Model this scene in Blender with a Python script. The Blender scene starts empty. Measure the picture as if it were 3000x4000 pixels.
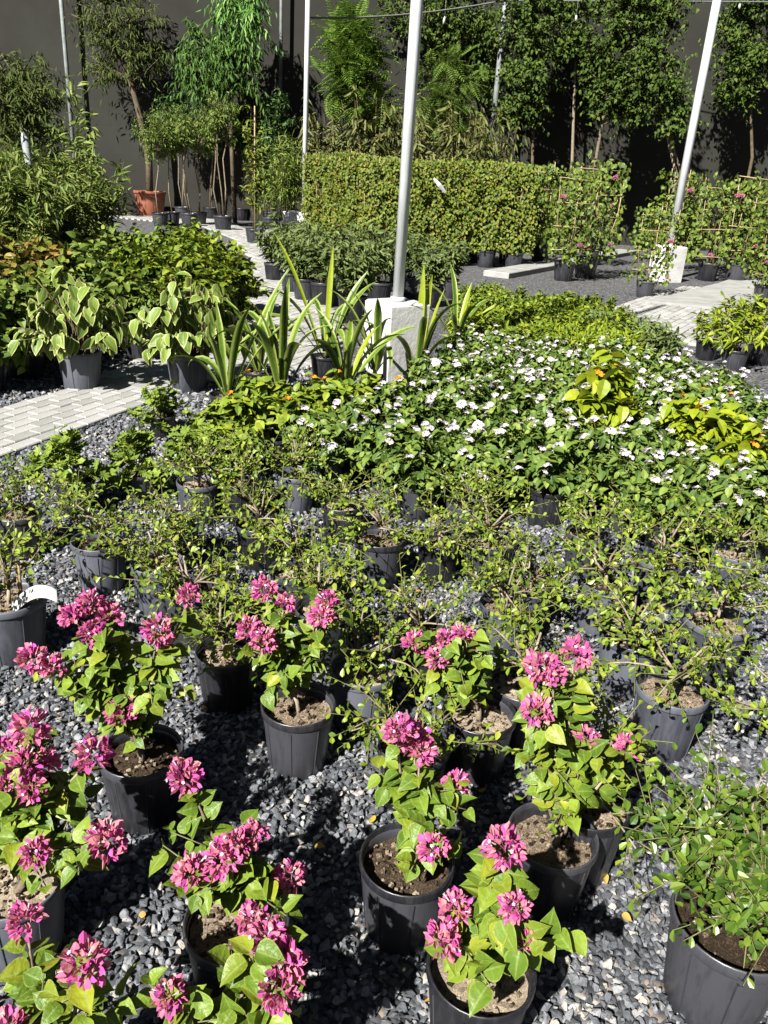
import bpy, bmesh, math, random
import numpy as np
from mathutils import Matrix, Vector

# ---------------------------------------------------------------- camera, sky, light, exposure
SC = bpy.context.scene
COL = SC.collection
cam_data = bpy.data.cameras.new('camera')
cam_data.sensor_fit = 'VERTICAL'; cam_data.sensor_height = 24.0; cam_data.lens = 18.6076
cam_data.clip_start = 0.05; cam_data.clip_end = 400
cam = bpy.data.objects.new('camera', cam_data); COL.objects.link(cam)
cam.matrix_world = Matrix([[0.997916, -0.064532, -0.0, 0], [0.025215, 0.389917, -0.920505, 0], [0.059402, 0.918586, 0.390731, 1.6], [0, 0, 0, 1]])
SC.camera = cam
SUN_AZ, SUN_EL = math.radians(33), math.radians(41)      # the floodlight stands high behind the camera, to its left
SUN = np.array([-math.sin(SUN_AZ)*math.cos(SUN_EL), -math.cos(SUN_AZ)*math.cos(SUN_EL), math.sin(SUN_EL)])
w = bpy.data.worlds.new('World'); SC.world = w; w.use_nodes = True
nt = w.node_tree
sky = nt.nodes.new('ShaderNodeTexSky'); sky.sky_type = 'NISHITA'; sky.sun_disc = False
sky.sun_elevation = SUN_EL; sky.sun_rotation = math.atan2(SUN[0], SUN[1])
nt.links.new(sky.outputs[0], nt.nodes['Background'].inputs[0])
nt.nodes['Background'].inputs[1].default_value = 0.012
sd = bpy.data.lights.new('floodlight_sun', 'SUN'); sd.energy = 4.4; sd.angle = math.radians(0.6); sd.color = (1.0, 0.965, 0.9)
so = bpy.data.objects.new('floodlight_sun', sd); COL.objects.link(so)
so.rotation_euler = Vector(SUN).to_track_quat('Z', 'Y').to_euler()
SC.view_settings.view_transform = 'Standard'; SC.view_settings.look = 'None'
SC.view_settings.exposure = 2.1; SC.view_settings.gamma = 1.0
SC.view_settings.use_curve_mapping = False

# ---------------------------------------------------------------- helpers
def nrm(a): return a / (np.linalg.norm(a, axis=-1, keepdims=True) + 1e-9)

class Geo:
    """collects triangles and quads and links them as ONE mesh object"""
    def __init__(s): s.V=[]; s.T=[]; s.Q=[]; s.E=[]; s.tm=[]; s.qm=[]; s.n=0
    def add(s, V, T=None, Q=None, edge=None, mat=0):
        V = np.asarray(V, float).reshape(-1, 3); k = len(V)
        if T is not None and len(T): T = np.asarray(T, int).reshape(-1, 3); s.T.append(T + s.n); s.tm.append(np.full(len(T), mat))
        if Q is not None and len(Q): Q = np.asarray(Q, int).reshape(-1, 4); s.Q.append(Q + s.n); s.qm.append(np.full(len(Q), mat))
        s.V.append(V); s.E.append(np.zeros(k) if edge is None else np.asarray(edge, float)); s.n += k
    def mesh(s, name, mats, smooth=False):
        me = bpy.data.meshes.new(name)
        if s.n == 0: return me
        V = np.concatenate(s.V); E = np.concatenate(s.E)
        T = np.concatenate(s.T) if s.T else np.zeros((0, 3), int); Q = np.concatenate(s.Q) if s.Q else np.zeros((0, 4), int)
        mi = np.concatenate((s.tm or [np.zeros(0)]) + (s.qm or [np.zeros(0)])).astype(np.int32)
        me.vertices.add(len(V)); me.vertices.foreach_set('co', V.astype(np.float32).ravel())
        lv = np.concatenate([T.ravel(), Q.ravel()]).astype(np.int32)
        me.loops.add(len(lv)); me.loops.foreach_set('vertex_index', lv)
        me.polygons.add(len(T) + len(Q))
        ls = np.concatenate([np.arange(len(T)) * 3, len(T) * 3 + np.arange(len(Q)) * 4]).astype(np.int32)
        me.polygons.foreach_set('loop_start', ls)
        me.polygons.foreach_set('material_index', mi)
        me.polygons.foreach_set('use_smooth', np.full(len(mi), bool(smooth)))
        if E.any():
            a = me.attributes.new('edge', 'FLOAT', 'POINT'); a.data.foreach_set('value', E.astype(np.float32))
        me.update(calc_edges=True)
        for m in (mats if isinstance(mats, (list, tuple)) else [mats]): me.materials.append(m)
        return me

def link(name, me, parent=None):
    o = bpy.data.objects.new(name, me); COL.objects.link(o)
    if parent is not None: o.parent = parent
    return o
def thing(name, label, cat, loc=(0, 0, 0), rz=0, group=None, me=None):
    o = bpy.data.objects.new(name, me); COL.objects.link(o)
    o.location = (loc[0], loc[1], loc[2] if len(loc) > 2 else 0); o.rotation_euler = (0, 0, rz)
    o['label'] = label; o['category'] = cat
    if group: o['group'] = group
    return o
def struct(name, me): o = link(name, me); o['kind'] = 'structure'; return o
def copy_tree(o, parent=None):
    c = o.copy(); COL.objects.link(c); c.parent = parent
    for ch in list(o.children): copy_tree(ch, c)
    return c

def tube(g, pts, rad, sides=5, mat=0, cap=True):
    pts = np.asarray(pts, float); n = len(pts); rad = np.broadcast_to(np.asarray(rad, float), (n,))
    tan = nrm(np.gradient(pts, axis=0)); ref = np.array([0.31, 0.17, 0.93]) if abs(tan[0][2]) < .9 else np.array([1., .1, 0])
    a = nrm(np.cross(tan, ref)); b = np.cross(tan, a)
    th = np.linspace(0, 2 * np.pi, sides, endpoint=False)
    V = pts[:, None] + rad[:, None, None] * (np.cos(th)[None, :, None] * a[:, None] + np.sin(th)[None, :, None] * b[:, None])
    i = np.arange(n - 1)[:, None] * sides; j = np.arange(sides)[None]; j2 = (j + 1) % sides
    Q = np.stack([i + j, i + j2, i + sides + j2, i + sides + j], -1).reshape(-1, 4)
    T = []
    if cap:
        for k in range(1, sides - 1): T.append((0, k + 1, k)); T.append(((n-1)*sides, (n-1)*sides + k, (n-1)*sides + k + 1))
    g.add(V.reshape(-1, 3), T, Q, mat=mat)
def box(g, c, s, rz=0, mat=0, bev=0.0):
    x, y, z = np.array(s) / 2
    if bev:
        V = [(-x,-y,-z),(x,-y,-z),(x,y,-z),(-x,y,-z),(-x,-y,z-bev),(x,-y,z-bev),(x,y,z-bev),(-x,y,z-bev),
             (-x+bev,-y+bev,z),(x-bev,-y+bev,z),(x-bev,y-bev,z),(-x+bev,y-bev,z)]
        Q = [(0,3,2,1),(0,1,5,4),(1,2,6,5),(2,3,7,6),(3,0,4,7),(4,5,9,8),(5,6,10,9),(6,7,11,10),(7,4,8,11),(8,9,10,11)]
    else:
        V = [(-x,-y,-z),(x,-y,-z),(x,y,-z),(-x,y,-z),(-x,-y,z),(x,-y,z),(x,y,z),(-x,y,z)]
        Q = [(0,3,2,1),(4,5,6,7),(0,1,5,4),(1,2,6,5),(2,3,7,6),(3,0,4,7)]
    V = np.array(V); cs, sn = math.cos(rz), math.sin(rz)
    V = np.stack([V[:,0]*cs - V[:,1]*sn, V[:,0]*sn + V[:,1]*cs, V[:,2]], 1) + np.array(c)
    g.add(V, None, Q, mat=mat)
def lathe(g, prof, seg=32, mat=0):
    th = np.linspace(0, 2*np.pi, seg, endpoint=False); n = len(prof); p = np.array(prof, float)
    V = np.stack([p[:,0][:,None]*np.cos(th), p[:,0][:,None]*np.sin(th), np.repeat(p[:,1][:,None], seg, 1)], -1)
    i = np.arange(n-1)[:,None]*seg; j = np.arange(seg)[None]; j2 = (j+1) % seg
    g.add(V.reshape(-1,3), None, np.stack([i+j, i+j2, i+seg+j2, i+seg+j], -1).reshape(-1,4), mat=mat)
def slab(g, poly, z0, z1, mat=0):
    """prism over a simple polygon (triangulated with bmesh)"""
    bm = bmesh.new(); vs = [bm.verts.new((x, y, z1)) for x, y in poly]; bm.faces.new(vs)
    bmesh.ops.triangulate(bm, faces=bm.faces[:]); bm.verts.index_update()
    T = [[v.index for v in f.verts] for f in bm.faces]; V = [v.co[:] for v in bm.verts]; bm.free()
    g.add(V, T, None, mat=mat)
    n = len(poly); W = [(x, y, z1) for x, y in poly] + [(x, y, z0) for x, y in poly]
    g.add(W, None, [(i, i+n, (i+1) % n + n, (i+1) % n) for i in range(n)], mat=mat)
def inside(P, poly):
    poly = np.array(poly); r = np.zeros(len(P), bool); j = len(poly)-1
    for i in range(len(poly)):
        xi, yi = poly[i]; xj, yj = poly[j]
        c = ((yi > P[:,1]) != (yj > P[:,1])) & (P[:,0] < (xj-xi)*(P[:,1]-yi)/(yj-yi+1e-12)+xi)
        r ^= c; j = i
    return r

# ---------------------------------------------------------------- materials
def newmat(name):
    m = bpy.data.materials.new(name); m.use_nodes = True; n = m.node_tree.nodes
    return m, m.node_tree, n['Principled BSDF'], n['Material Output']
def ramp(nt, stops):
    r = nt.nodes.new('ShaderNodeValToRGB'); e = r.color_ramp.elements
    while len(e) < len(stops): e.new(0.5)
    for k, (p, c) in enumerate(stops): e[k].position = p; e[k].color = (*c, 1)
    return r
def rnd_value(nt):
    """a number that differs from leaf to leaf and from object to object"""
    g = nt.nodes.new('ShaderNodeNewGeometry'); o = nt.nodes.new('ShaderNodeObjectInfo')
    a = nt.nodes.new('ShaderNodeMath'); a.operation = 'MULTIPLY_ADD'; a.inputs[1].default_value = 3.7
    nt.links.new(o.outputs['Random'], a.inputs[0]); nt.links.new(g.outputs['Random Per Island'], a.inputs[2])
    f = nt.nodes.new('ShaderNodeMath'); f.operation = 'FRACT'; nt.links.new(a.outputs[0], f.inputs[0])
    return f.outputs[0]
def leafmat(name, cols, rough=.45, trans=.22, edge=None, edge_lo=.35, edge_hi=.8, spec=.22, rib=None):
    cols = [(c[0]*1.12, c[1]*1.12, c[2]*.8) for c in cols] if 'petal' not in name and 'bract' not in name else cols
    m, nt, b, out = newmat(name)
    n = len(cols); r = ramp(nt, [(k/(n-1), c) for k, c in enumerate(cols)])
    nt.links.new(rnd_value(nt), r.inputs[0]); col = r.outputs[0]
    tc = nt.nodes.new('ShaderNodeTexCoord'); nz = nt.nodes.new('ShaderNodeTexNoise'); nz.inputs['Scale'].default_value = 55
    nt.links.new(tc.outputs['Object'], nz.inputs['Vector'])
    hs = nt.nodes.new('ShaderNodeHueSaturation'); mr = nt.nodes.new('ShaderNodeMapRange')
    mr.inputs[3].default_value = .72; mr.inputs[4].default_value = 1.28; nt.links.new(nz.outputs[0], mr.inputs[0])
    nt.links.new(mr.outputs[0], hs.inputs['Value']); nt.links.new(col, hs.inputs['Color']); col = hs.outputs[0]
    if edge:
        a = nt.nodes.new('ShaderNodeAttribute'); a.attribute_name = 'edge'
        e = nt.nodes.new('ShaderNodeMapRange'); e.inputs[1].default_value = edge_lo; e.inputs[2].default_value = edge_hi
        ad = nt.nodes.new('ShaderNodeMath'); ad.operation = 'MULTIPLY_ADD'; ad.inputs[1].default_value = .5; ad.inputs[2].default_value = -.25
        nt.links.new(nz.outputs[0], ad.inputs[0]); s = nt.nodes.new('ShaderNodeMath'); nt.links.new(a.outputs['Fac'], s.inputs[0]); nt.links.new(ad.outputs[0], s.inputs[1])
        nt.links.new(s.outputs[0], e.inputs[0])
        mx = nt.nodes.new('ShaderNodeMix'); mx.data_type = 'RGBA'; nt.links.new(e.outputs[0], mx.inputs[0]); nt.links.new(col, mx.inputs[6]); mx.inputs[7].default_value = (*edge, 1)
        col = mx.outputs[2]
    if rib:
        a2 = nt.nodes.new('ShaderNodeAttribute'); a2.attribute_name = 'edge'; e2 = nt.nodes.new('ShaderNodeMapRange')
        e2.inputs[1].default_value = .015; e2.inputs[2].default_value = .11; e2.inputs[3].default_value = .75; e2.inputs[4].default_value = 0; nt.links.new(a2.outputs['Fac'], e2.inputs[0])
        m2 = nt.nodes.new('ShaderNodeMix'); m2.data_type = 'RGBA'; nt.links.new(e2.outputs[0], m2.inputs[0]); nt.links.new(col, m2.inputs[6]); m2.inputs[7].default_value = (*rib, 1); col = m2.outputs[2]
        n3 = nt.nodes.new('ShaderNodeTexNoise'); n3.inputs['Scale'].default_value = 5; n3.inputs['Detail'].default_value = 3; nt.links.new(tc.outputs['Object'], n3.inputs['Vector'])
        bp = nt.nodes.new('ShaderNodeBump'); bp.inputs['Strength'].default_value = .4; bp.inputs['Distance'].default_value = .006; nt.links.new(n3.outputs[0], bp.inputs['Height']); nt.links.new(bp.outputs[0], b.inputs['Normal'])
        nz.inputs['Scale'].default_value = 4.5; nz.inputs['Detail'].default_value = 5; mr.inputs[3].default_value = .74; mr.inputs[4].default_value = 1.26
    nt.links.new(col, b.inputs['Base Color']); b.inputs['Roughness'].default_value = rough; b.inputs['Specular IOR Level'].default_value = spec
    t = nt.nodes.new('ShaderNodeBsdfTranslucent'); nt.links.new(col, t.inputs[0])
    x = nt.nodes.new('ShaderNodeMixShader'); x.inputs[0].default_value = trans
    nt.links.new(b.outputs[0], x.inputs[1]); nt.links.new(t.outputs[0], x.inputs[2]); nt.links.new(x.outputs[0], out.inputs[0])
    return m
def noisemat(name, stops, scale=8, detail=6, rough=.8, bump=.0, bscale=None, spec=.3, obj_var=0, metal=0, coord='Object', stretch=None):
    m, nt, b, out = newmat(name)
    tc = nt.nodes.new('ShaderNodeTexCoord'); vec = tc.outputs[coord]
    if stretch:
        mp = nt.nodes.new('ShaderNodeMapping'); mp.inputs['Scale'].default_value = stretch; nt.links.new(vec, mp.inputs[0]); vec = mp.outputs[0]
    nz = nt.nodes.new('ShaderNodeTexNoise'); nz.inputs['Scale'].default_value = scale; nz.inputs['Detail'].default_value = detail
    nz.inputs['Roughness'].default_value = .62
    nt.links.new(vec, nz.inputs['Vector'])
    fac = nz.outputs[0]
    if obj_var:
        a = nt.nodes.new('ShaderNodeMath'); a.operation = 'MULTIPLY_ADD'; a.inputs[1].default_value = obj_var; a.inputs[2].default_value = -obj_var/2
        nt.links.new(rnd_value(nt), a.inputs[0]); s = nt.nodes.new('ShaderNodeMath'); nt.links.new(a.outputs[0], s.inputs[0]); nt.links.new(fac, s.inputs[1]); fac = s.outputs[0]
    r = ramp(nt, stops); nt.links.new(fac, r.inputs[0]); nt.links.new(r.outputs[0], b.inputs['Base Color'])
    b.inputs['Roughness'].default_value = rough; b.inputs['Specular IOR Level'].default_value = spec; b.inputs['Metallic'].default_value = metal
    if bump:
        n2 = nt.nodes.new('ShaderNodeTexNoise'); n2.inputs['Scale'].default_value = bscale or scale*6; n2.inputs['Detail'].default_value = 4
        nt.links.new(vec, n2.inputs['Vector']); bp = nt.nodes.new('ShaderNodeBump'); bp.inputs['Strength'].default_value = bump; bp.inputs['Distance'].default_value = .01
        nt.links.new(n2.outputs[0], bp.inputs['Height']); nt.links.new(bp.outputs[0], b.inputs['Normal'])
    return m
M = {}
M['stone'] = noisemat('crushed_stone', [(.0,(.026,.029,.034)),(.42,(.056,.06,.069)),(.62,(.102,.107,.118)),(.80,(.16,.165,.175)),(.93,(.21,.185,.15)),(1,(.36,.35,.33))], 30, 4, .75, .5, 160, .35, obj_var=.85)
M['wall'] = noisemat('dimmed_plaster', [(.25,(0.0130,0.0124,0.0102)),(.5,(0.0194,0.0192,0.0161)),(.75,(0.0247,0.0260,0.0223))], .35, 8, .95, .3, 9, .1)  # plaster darkened by colour for light that should fade before the wall
M['concrete'] = noisemat('pale_concrete', [(.25,(0.128,0.128,0.120)),(.5,(0.188,0.188,0.180)),(.75,(0.232,0.232,0.221))], 3.5, 8, .9, .35, 45, .2)
M['footing'] = noisemat('footing_concrete', [(.25,(0.238,0.238,0.232)),(.5,(0.335,0.335,0.324)),(.75,(0.400,0.400,0.389))], 5, 8, .9, .4, 30, .2)
M['paver'] = noisemat('paver_concrete', [(.15,(.135,.134,.126)),(.5,(.205,.203,.194)),(.85,(.265,.263,.253))], 6, 8, .9, .4, 70, .2, obj_var=.35)
M['joint'] = noisemat('paver_joint_sand', [(.3,(0.040,0.040,0.038)),(.7,(0.080,0.078,0.072))], 20, 5, .95, .4, 90, .1)
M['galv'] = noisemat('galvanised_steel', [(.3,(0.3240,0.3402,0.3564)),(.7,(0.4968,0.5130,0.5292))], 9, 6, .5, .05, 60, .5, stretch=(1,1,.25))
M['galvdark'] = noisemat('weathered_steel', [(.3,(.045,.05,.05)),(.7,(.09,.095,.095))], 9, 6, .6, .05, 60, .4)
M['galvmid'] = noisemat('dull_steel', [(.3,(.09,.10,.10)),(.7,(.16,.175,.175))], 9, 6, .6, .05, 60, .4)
M['wire'] = noisemat('pale_rope', [(.3,(.08,.085,.075)),(.7,(.14,.145,.13))], 20, 3, .8)
def potmat(name, lo, hi, rough):
    m = noisemat(name, [(.3, lo), (.72, hi)], 7, 7, rough, .06, 40, .5, obj_var=.5, stretch=(1,1,.3)); return m
M['pot'] = potmat('black_plastic', (.008,.008,.010), (.030,.031,.037), .36)
M['potgrey'] = potmat('dusty_black_plastic', (.026,.028,.036), (.062,.066,.082), .5)
M['terracotta'] = noisemat('terracotta_plastic', [(.3,(.13,.042,.022)),(.7,(.19,.066,.036))], 4, 5, .6, .05, 40)
M['soil'] = noisemat('potting_mix', [(.25,(.022,.015,.009)),(.45,(.075,.052,.033)),(.6,(.19,.145,.10)),(.8,(.36,.30,.22))], 30, 5, .95, .8, 120, .1, obj_var=.6)
M['bark'] = noisemat('pale_bark', [(.3,(.085,.065,.043)),(.7,(.2,.165,.12))], 25, 5, .85, .4, 80, .2, obj_var=.3)
M['barkdark'] = noisemat('brown_bark', [(.3,(.045,.033,.02)),(.7,(.10,.078,.05))], 8, 5, .9, .4, 50, .2)
M['twig'] = noisemat('green_twig', [(.3,(.06,.06,.02)),(.7,(.12,.12,.045))], 25, 4, .7, obj_var=.3)
M['bamboo'] = noisemat('bamboo_cane', [(.3,(.14,.095,.045)),(.7,(.27,.2,.11))], 18, 4, .6, .1, 80, .4, obj_var=.3)
M['white'] = noisemat('white_plastic', [(.3,(0.285,0.294,0.294)),(.7,(0.361,0.366,0.361))], 4, 3, .5, .0)
M['wrap'] = noisemat('white_trunk_wrap', [(.3,(.14,.16,.165)),(.7,(.28,.31,.32))], 6, 5, .7, .4, 20)
# foliage
M['boug'] = leafmat('bougainvillea_leaf', [(.040,.075,.012),(.062,.105,.014),(.088,.135,.018),(.115,.16,.020),(.05,.092,.014),(.15,.165,.016)], .45, .22, edge=(.19,.22,.045), edge_lo=.8, edge_hi=1.12, spec=.25, rib=(.15,.19,.05))
M['bract'] = leafmat('pink_bract', [(.36,.045,.22),(.44,.09,.21),(.48,.15,.22),(.5,.22,.21),(.40,.06,.29),(.47,.13,.25)], .6, .4, spec=.15)
M['petal'] = leafmat('white_petal', [(0.357,0.315,0.347),(0.378,0.347,0.357),(0.378,0.367,0.357),(0.347,0.284,0.347)], .6, .15, spec=.2)
M['orange'] = leafmat('orange_petal', [(.36,.14,.008),(.36,.19,.008),(.36,.10,.01)], .6, .15, spec=.2)
M['wiry'] = leafmat('wiry_shrub_leaf', [(0.0381,0.0690,0.0092),(0.0635,0.1058,0.0129),(0.0973,0.1426,0.0166),(0.1354,0.1702,0.0221),(0.0550,0.0920,0.0129),(0.1693,0.1840,0.0276)], .4, .18, spec=.28)
M['shrubshaded'] = leafmat('glossy_shaded_leaf', [(.016,.036,.006),(.03,.06,.009),(.05,.085,.012),(.075,.11,.016)], .38, .15, spec=.3)  # greens darkened to stand in for the shadow over the front-right shrub
M['lantana'] = leafmat('lantana_leaf', [(0.0253,0.0494,0.0138),(0.0414,0.0736,0.0172),(0.0575,0.0943,0.0218),(0.0805,0.1173,0.0264),(0.1092,0.1437,0.0310)], .55, .15)
M['golden'] = leafmat('golden_leaf', [(.075,.115,.010),(.13,.17,.012),(.17,.19,.012),(.10,.14,.012)], .45, .22)
M['palegreen'] = leafmat('pale_green_leaf', [(.055,.09,.012),(.085,.125,.016),(.125,.16,.018),(.15,.18,.02)], .5, .22)
M['lime'] = leafmat('lime_leaf', [(.05,.085,.009),(.11,.15,.011),(.15,.175,.012),(.075,.11,.012)], .45, .2)
M['geranium'] = leafmat('geranium_leaf', [(.07,.11,.02),(.105,.15,.026),(.145,.19,.036)], .55, .25)
M['strap'] = leafmat('strap_leaf', [(.022,.055,.010),(.04,.085,.012),(.07,.12,.014)], .4, .2, edge=(.17,.2,.045), edge_lo=.4, edge_hi=.75)
M['straplime'] = leafmat('lime_strap_leaf', [(.12,.17,.009),(.16,.20,.01)], .4, .25, edge=(.19,.22,.03), edge_lo=.4, edge_hi=.8)
M['ruellia'] = leafmat('grey_green_lance_leaf', [(.038,.058,.022),(.06,.086,.032),(.085,.11,.044),(.04,.056,.02)], .55, .15)
M['varieg'] = leafmat('variegated_leaf', [(0.0562,0.0938,0.0187),(0.0750,0.1187,0.0225),(0.1063,0.1500,0.0300)], .5, .2, edge=(0.3375,0.3375,0.1500), edge_lo=.62, edge_hi=1.0, rib=(0.1500,0.2000,0.0625))
M['bush'] = leafmat('green_bush_leaf', [(.03,.055,.008),(.058,.09,.010),(.09,.12,.012),(.13,.15,.013)], .5, .15)
M['bushback'] = leafmat('mid_green_leaf', [(0.0364,0.0624,0.0143),(0.0585,0.0910,0.0182),(0.0845,0.1170,0.0234),(0.1170,0.1365,0.0312)], .55, .15)
M['croton'] = leafmat('bronze_leaf', [(.13,.06,.016),(.10,.10,.018),(.15,.09,.03),(.05,.075,.014),(.11,.12,.02)], .5, .2)
M['bamboo_leaf'] = leafmat('reedy_leaf', [(0.0420,0.0660,0.0156),(0.0660,0.0984,0.0216),(0.0936,0.1200,0.0312),(0.1200,0.1380,0.0504)], .55, .15)
M['standard'] = leafmat('standard_shrub_leaf', [(0.0500,0.0813,0.0187),(0.0775,0.1125,0.0250),(0.1063,0.1438,0.0350)], .55, .18)
M['darkgreen'] = leafmat('dark_bluish_leaf', [(0.0180,0.0480,0.0144),(0.0324,0.0696,0.0216),(0.0540,0.0960,0.0336)], .5, .15)
M['vine'] = leafmat('vine_leaf', [(.030,.048,.008),(.05,.075,.010),(.07,.10,.012),(.10,.12,.015),(.105,.085,.014)], .55, .2)
M['vineback'] = leafmat('trellis_shrub_leaf', [(.03,.052,.011),(.05,.078,.014),(.07,.10,.018),(.10,.13,.02)], .55, .18)
M['treeolive'] = leafmat('olive_tree_leaf', [(0.0232,0.0348,0.0116),(0.0377,0.0536,0.0159),(0.0609,0.0754,0.0232)], .7, .15, spec=.1)
M['treeweep'] = leafmat('weeping_tree_leaf', [(0.0238,0.0560,0.0140),(0.0392,0.0812,0.0196),(0.0630,0.1120,0.0308)], .6, .2, spec=.12)
M['treelit'] = leafmat('lamplit_weeping_leaf', [(.028,.075,.015),(.045,.12,.022),(.09,.19,.05),(.17,.27,.12)], .5, .3)  # brighter greens put the glow of a second lamp into the colour
M['feather'] = leafmat('feathery_leaf', [(0.0345,0.0667,0.0115),(0.0575,0.1012,0.0161),(0.0920,0.1437,0.0276)], .6, .25, spec=.1)
M['feather2'] = leafmat('dull_feathery_leaf', [(0.0350,0.0600,0.0137),(0.0525,0.0875,0.0175),(0.0750,0.1100,0.0250)], .6, .2, spec=.1)
M['treedim'] = leafmat('dimmed_tree_leaf', [(0.0174,0.0319,0.0087),(0.0290,0.0508,0.0116),(0.0435,0.0696,0.0159),(0.0609,0.0841,0.0217)], .7, .15, spec=.1)  # dark greens paint in how little floodlight reaches the rear trees
M['treedry'] = leafmat('dry_reed_leaf', [(0.0379,0.0460,0.0149),(0.0633,0.0713,0.0253),(0.0954,0.0954,0.0379),(0.0322,0.0506,0.0149)], .6, .1)
M['fallen'] = leafmat('fallen_leaf', [(.2,.10,.035),(.26,.15,.06),(.22,.17,.02)], .7, .1)

# ---------------------------------------------------------------- the setting
rng = np.random.default_rng(11)
# ground sheet: bed of dark crushed stone, coloured by the same stone tones
def gravel_ground():
    m, nt, b, out = newmat('gravel_bed')
    tc = nt.nodes.new('ShaderNodeTexCoord')
    v = nt.nodes.new('ShaderNodeTexVoronoi'); v.inputs['Scale'].default_value = 46; nt.links.new(tc.outputs['Object'], v.inputs['Vector'])
    sx = nt.nodes.new('ShaderNodeSeparateColor'); nt.links.new(v.outputs['Color'], sx.inputs[0])
    r = ramp(nt, [(0,(.012,.013,.016)),(.5,(.033,.036,.041)),(.85,(.066,.069,.075)),(.95,(.13,.10,.075)),(1,(.2,.19,.18))]); nt.links.new(sx.outputs[0], r.inputs[0])
    nt.links.new(r.outputs[0], b.inputs['Base Color']); b.inputs['Roughness'].default_value = .85
    bp = nt.nodes.new('ShaderNodeBump'); bp.invert = True; bp.inputs['Strength'].default_value = 1; bp.inputs['Distance'].default_value = .012
    nt.links.new(v.outputs['Distance'], bp.inputs['Height']); nt.links.new(bp.outputs[0], b.inputs['Normal'])
    return m
M['bed'] = gravel_ground()
g = Geo(); g.add([(-60,-20,0),(60,-20,0),(60,60,0),(-60,60,0)], None, [(0,1,2,3)])
struct('ground', g.mesh('ground', M['bed']))

# paved path: polygons in metres
PATH = [(-3.35,3.1),(-2.59,5.06),(-2.37,5.75),(-2.17,6.56),(-1.86,8.19),(-1.98,10.83),(-2.75,15.39),(-3.8,19.1),(-5.6,22.9),(-9.2,24.2),(-13,24.4),(-13,26.35),
        (-5.4,26.35),(-4.6,23.4),(-3.1,20.9),(-3.2,19.3),(-2.44,15.58),(-1.57,12.53),(-1.0,10.81),(-.62,9.21),(-.52,7.4),(-.9,6.55),(-1.51,6.09),(-1.78,5.23),(-2.04,4.47),(-2.6,3.1)]
RPATH = [(2.35,9.3),(3.05,11.75),(3.55,12.6),(5.3,15.4),(6.2,15.0),(5.0,12.1),(4.25,10.3),(3.9,9.3)]
g = Geo(); slab(g, PATH, -.05, .012); path = struct('path', g.mesh('path', M['joint']))
g = Geo(); slab(g, RPATH, -.05, .012); rpath = struct('path', g.mesh('path', M['joint']))
def brick_mesh(sx, sy):
    g = Geo(); box(g, (0,0,0), (sx,sy,.05), 0, 0, .006); return g
BR = [brick_mesh(.194,.0945).mesh('brick', M['paver'])]
def pave(poly, ang, owner, limit, near):
    ca, sa = math.cos(ang), math.sin(ang); P = []
    for i in range(-60, 60):
        for j in range(-300, 300):
            u = .2*i + (.1 if j % 2 else 0); v = .1*j
            P.append((u*ca - v*sa, u*sa + v*ca))
    c = np.mean(poly, axis=0); P = np.array(P) + np.round(c, 1)
    P = P[inside(P, poly)]
    P = P[np.argsort(np.hypot(P[:,0], P[:,1]-0))]
    vis = np.abs(P[:,0]) < .62*P[:,1] + .6
    P = np.concatenate([P[vis], P[~vis]])
    rest = Geo()
    for k, (x, y) in enumerate(P):
        z = .018 + rng.normal(0, .0016)
        if k < limit:
            o = link('brick', BR[0], owner); o.location = (x, y, z-.012); o.rotation_euler = (rng.normal(0,.006), rng.normal(0,.006), ang + rng.normal(0,.008))
        else: box(rest, (x, y, z-.012), (.194,.0945,.05), ang + rng.normal(0,.008), 0, .006)
    if rest.n:
        r = link('paving', rest.mesh('paving', M['paver']), owner); r['kind'] = 'stuff'
pave(PATH, math.radians(70), path, 290, 9)
pave(RPATH, math.radians(60), rpath, 0, 9)

# concrete kerbs, strip footings
def kerb(a, b, wd, h, name='kerb'):
    a = np.array(a); b = np.array(b); d = b-a; L = np.hypot(*d); an = math.atan2(d[1], d[0]); g = Geo()
    n = max(1, int(L/1.0)); 
    for k in range(n):
        c = a + d*(k+.5)/n; box(g, (c[0], c[1], h/2 - .02), (L/n-.008, wd, h+.04), an, 0, .012)
    return struct(name, g.mesh(name, M['concrete']))
kerb((-3.9,20.9),(-2.55,21.3), .3, .14)
kerb((-2.0,21.5),(1.0,22.4), .3, .14)
kerb((1.75,15.0),(6.2,23.0), .5, .10)
g = Geo(); slab(g, [(3.82,12.62),(5.05,12.25),(7.3,15.5),(9.5,18.9),(8.4,19.6),(6.1,15.9)], -.05, .06); struct('concrete_strip', g.mesh('concrete_strip', M['concrete']))

# rear wall
g = Geo(); box(g, (2,26.7,5.5), (70,.4,11)); wl = thing('boundary_wall', 'tall grey-brown plastered boundary wall, darkened for light lost with distance, closing off the nursery', 'wall', me=g.mesh('boundary_wall', M['wall']))

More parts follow.
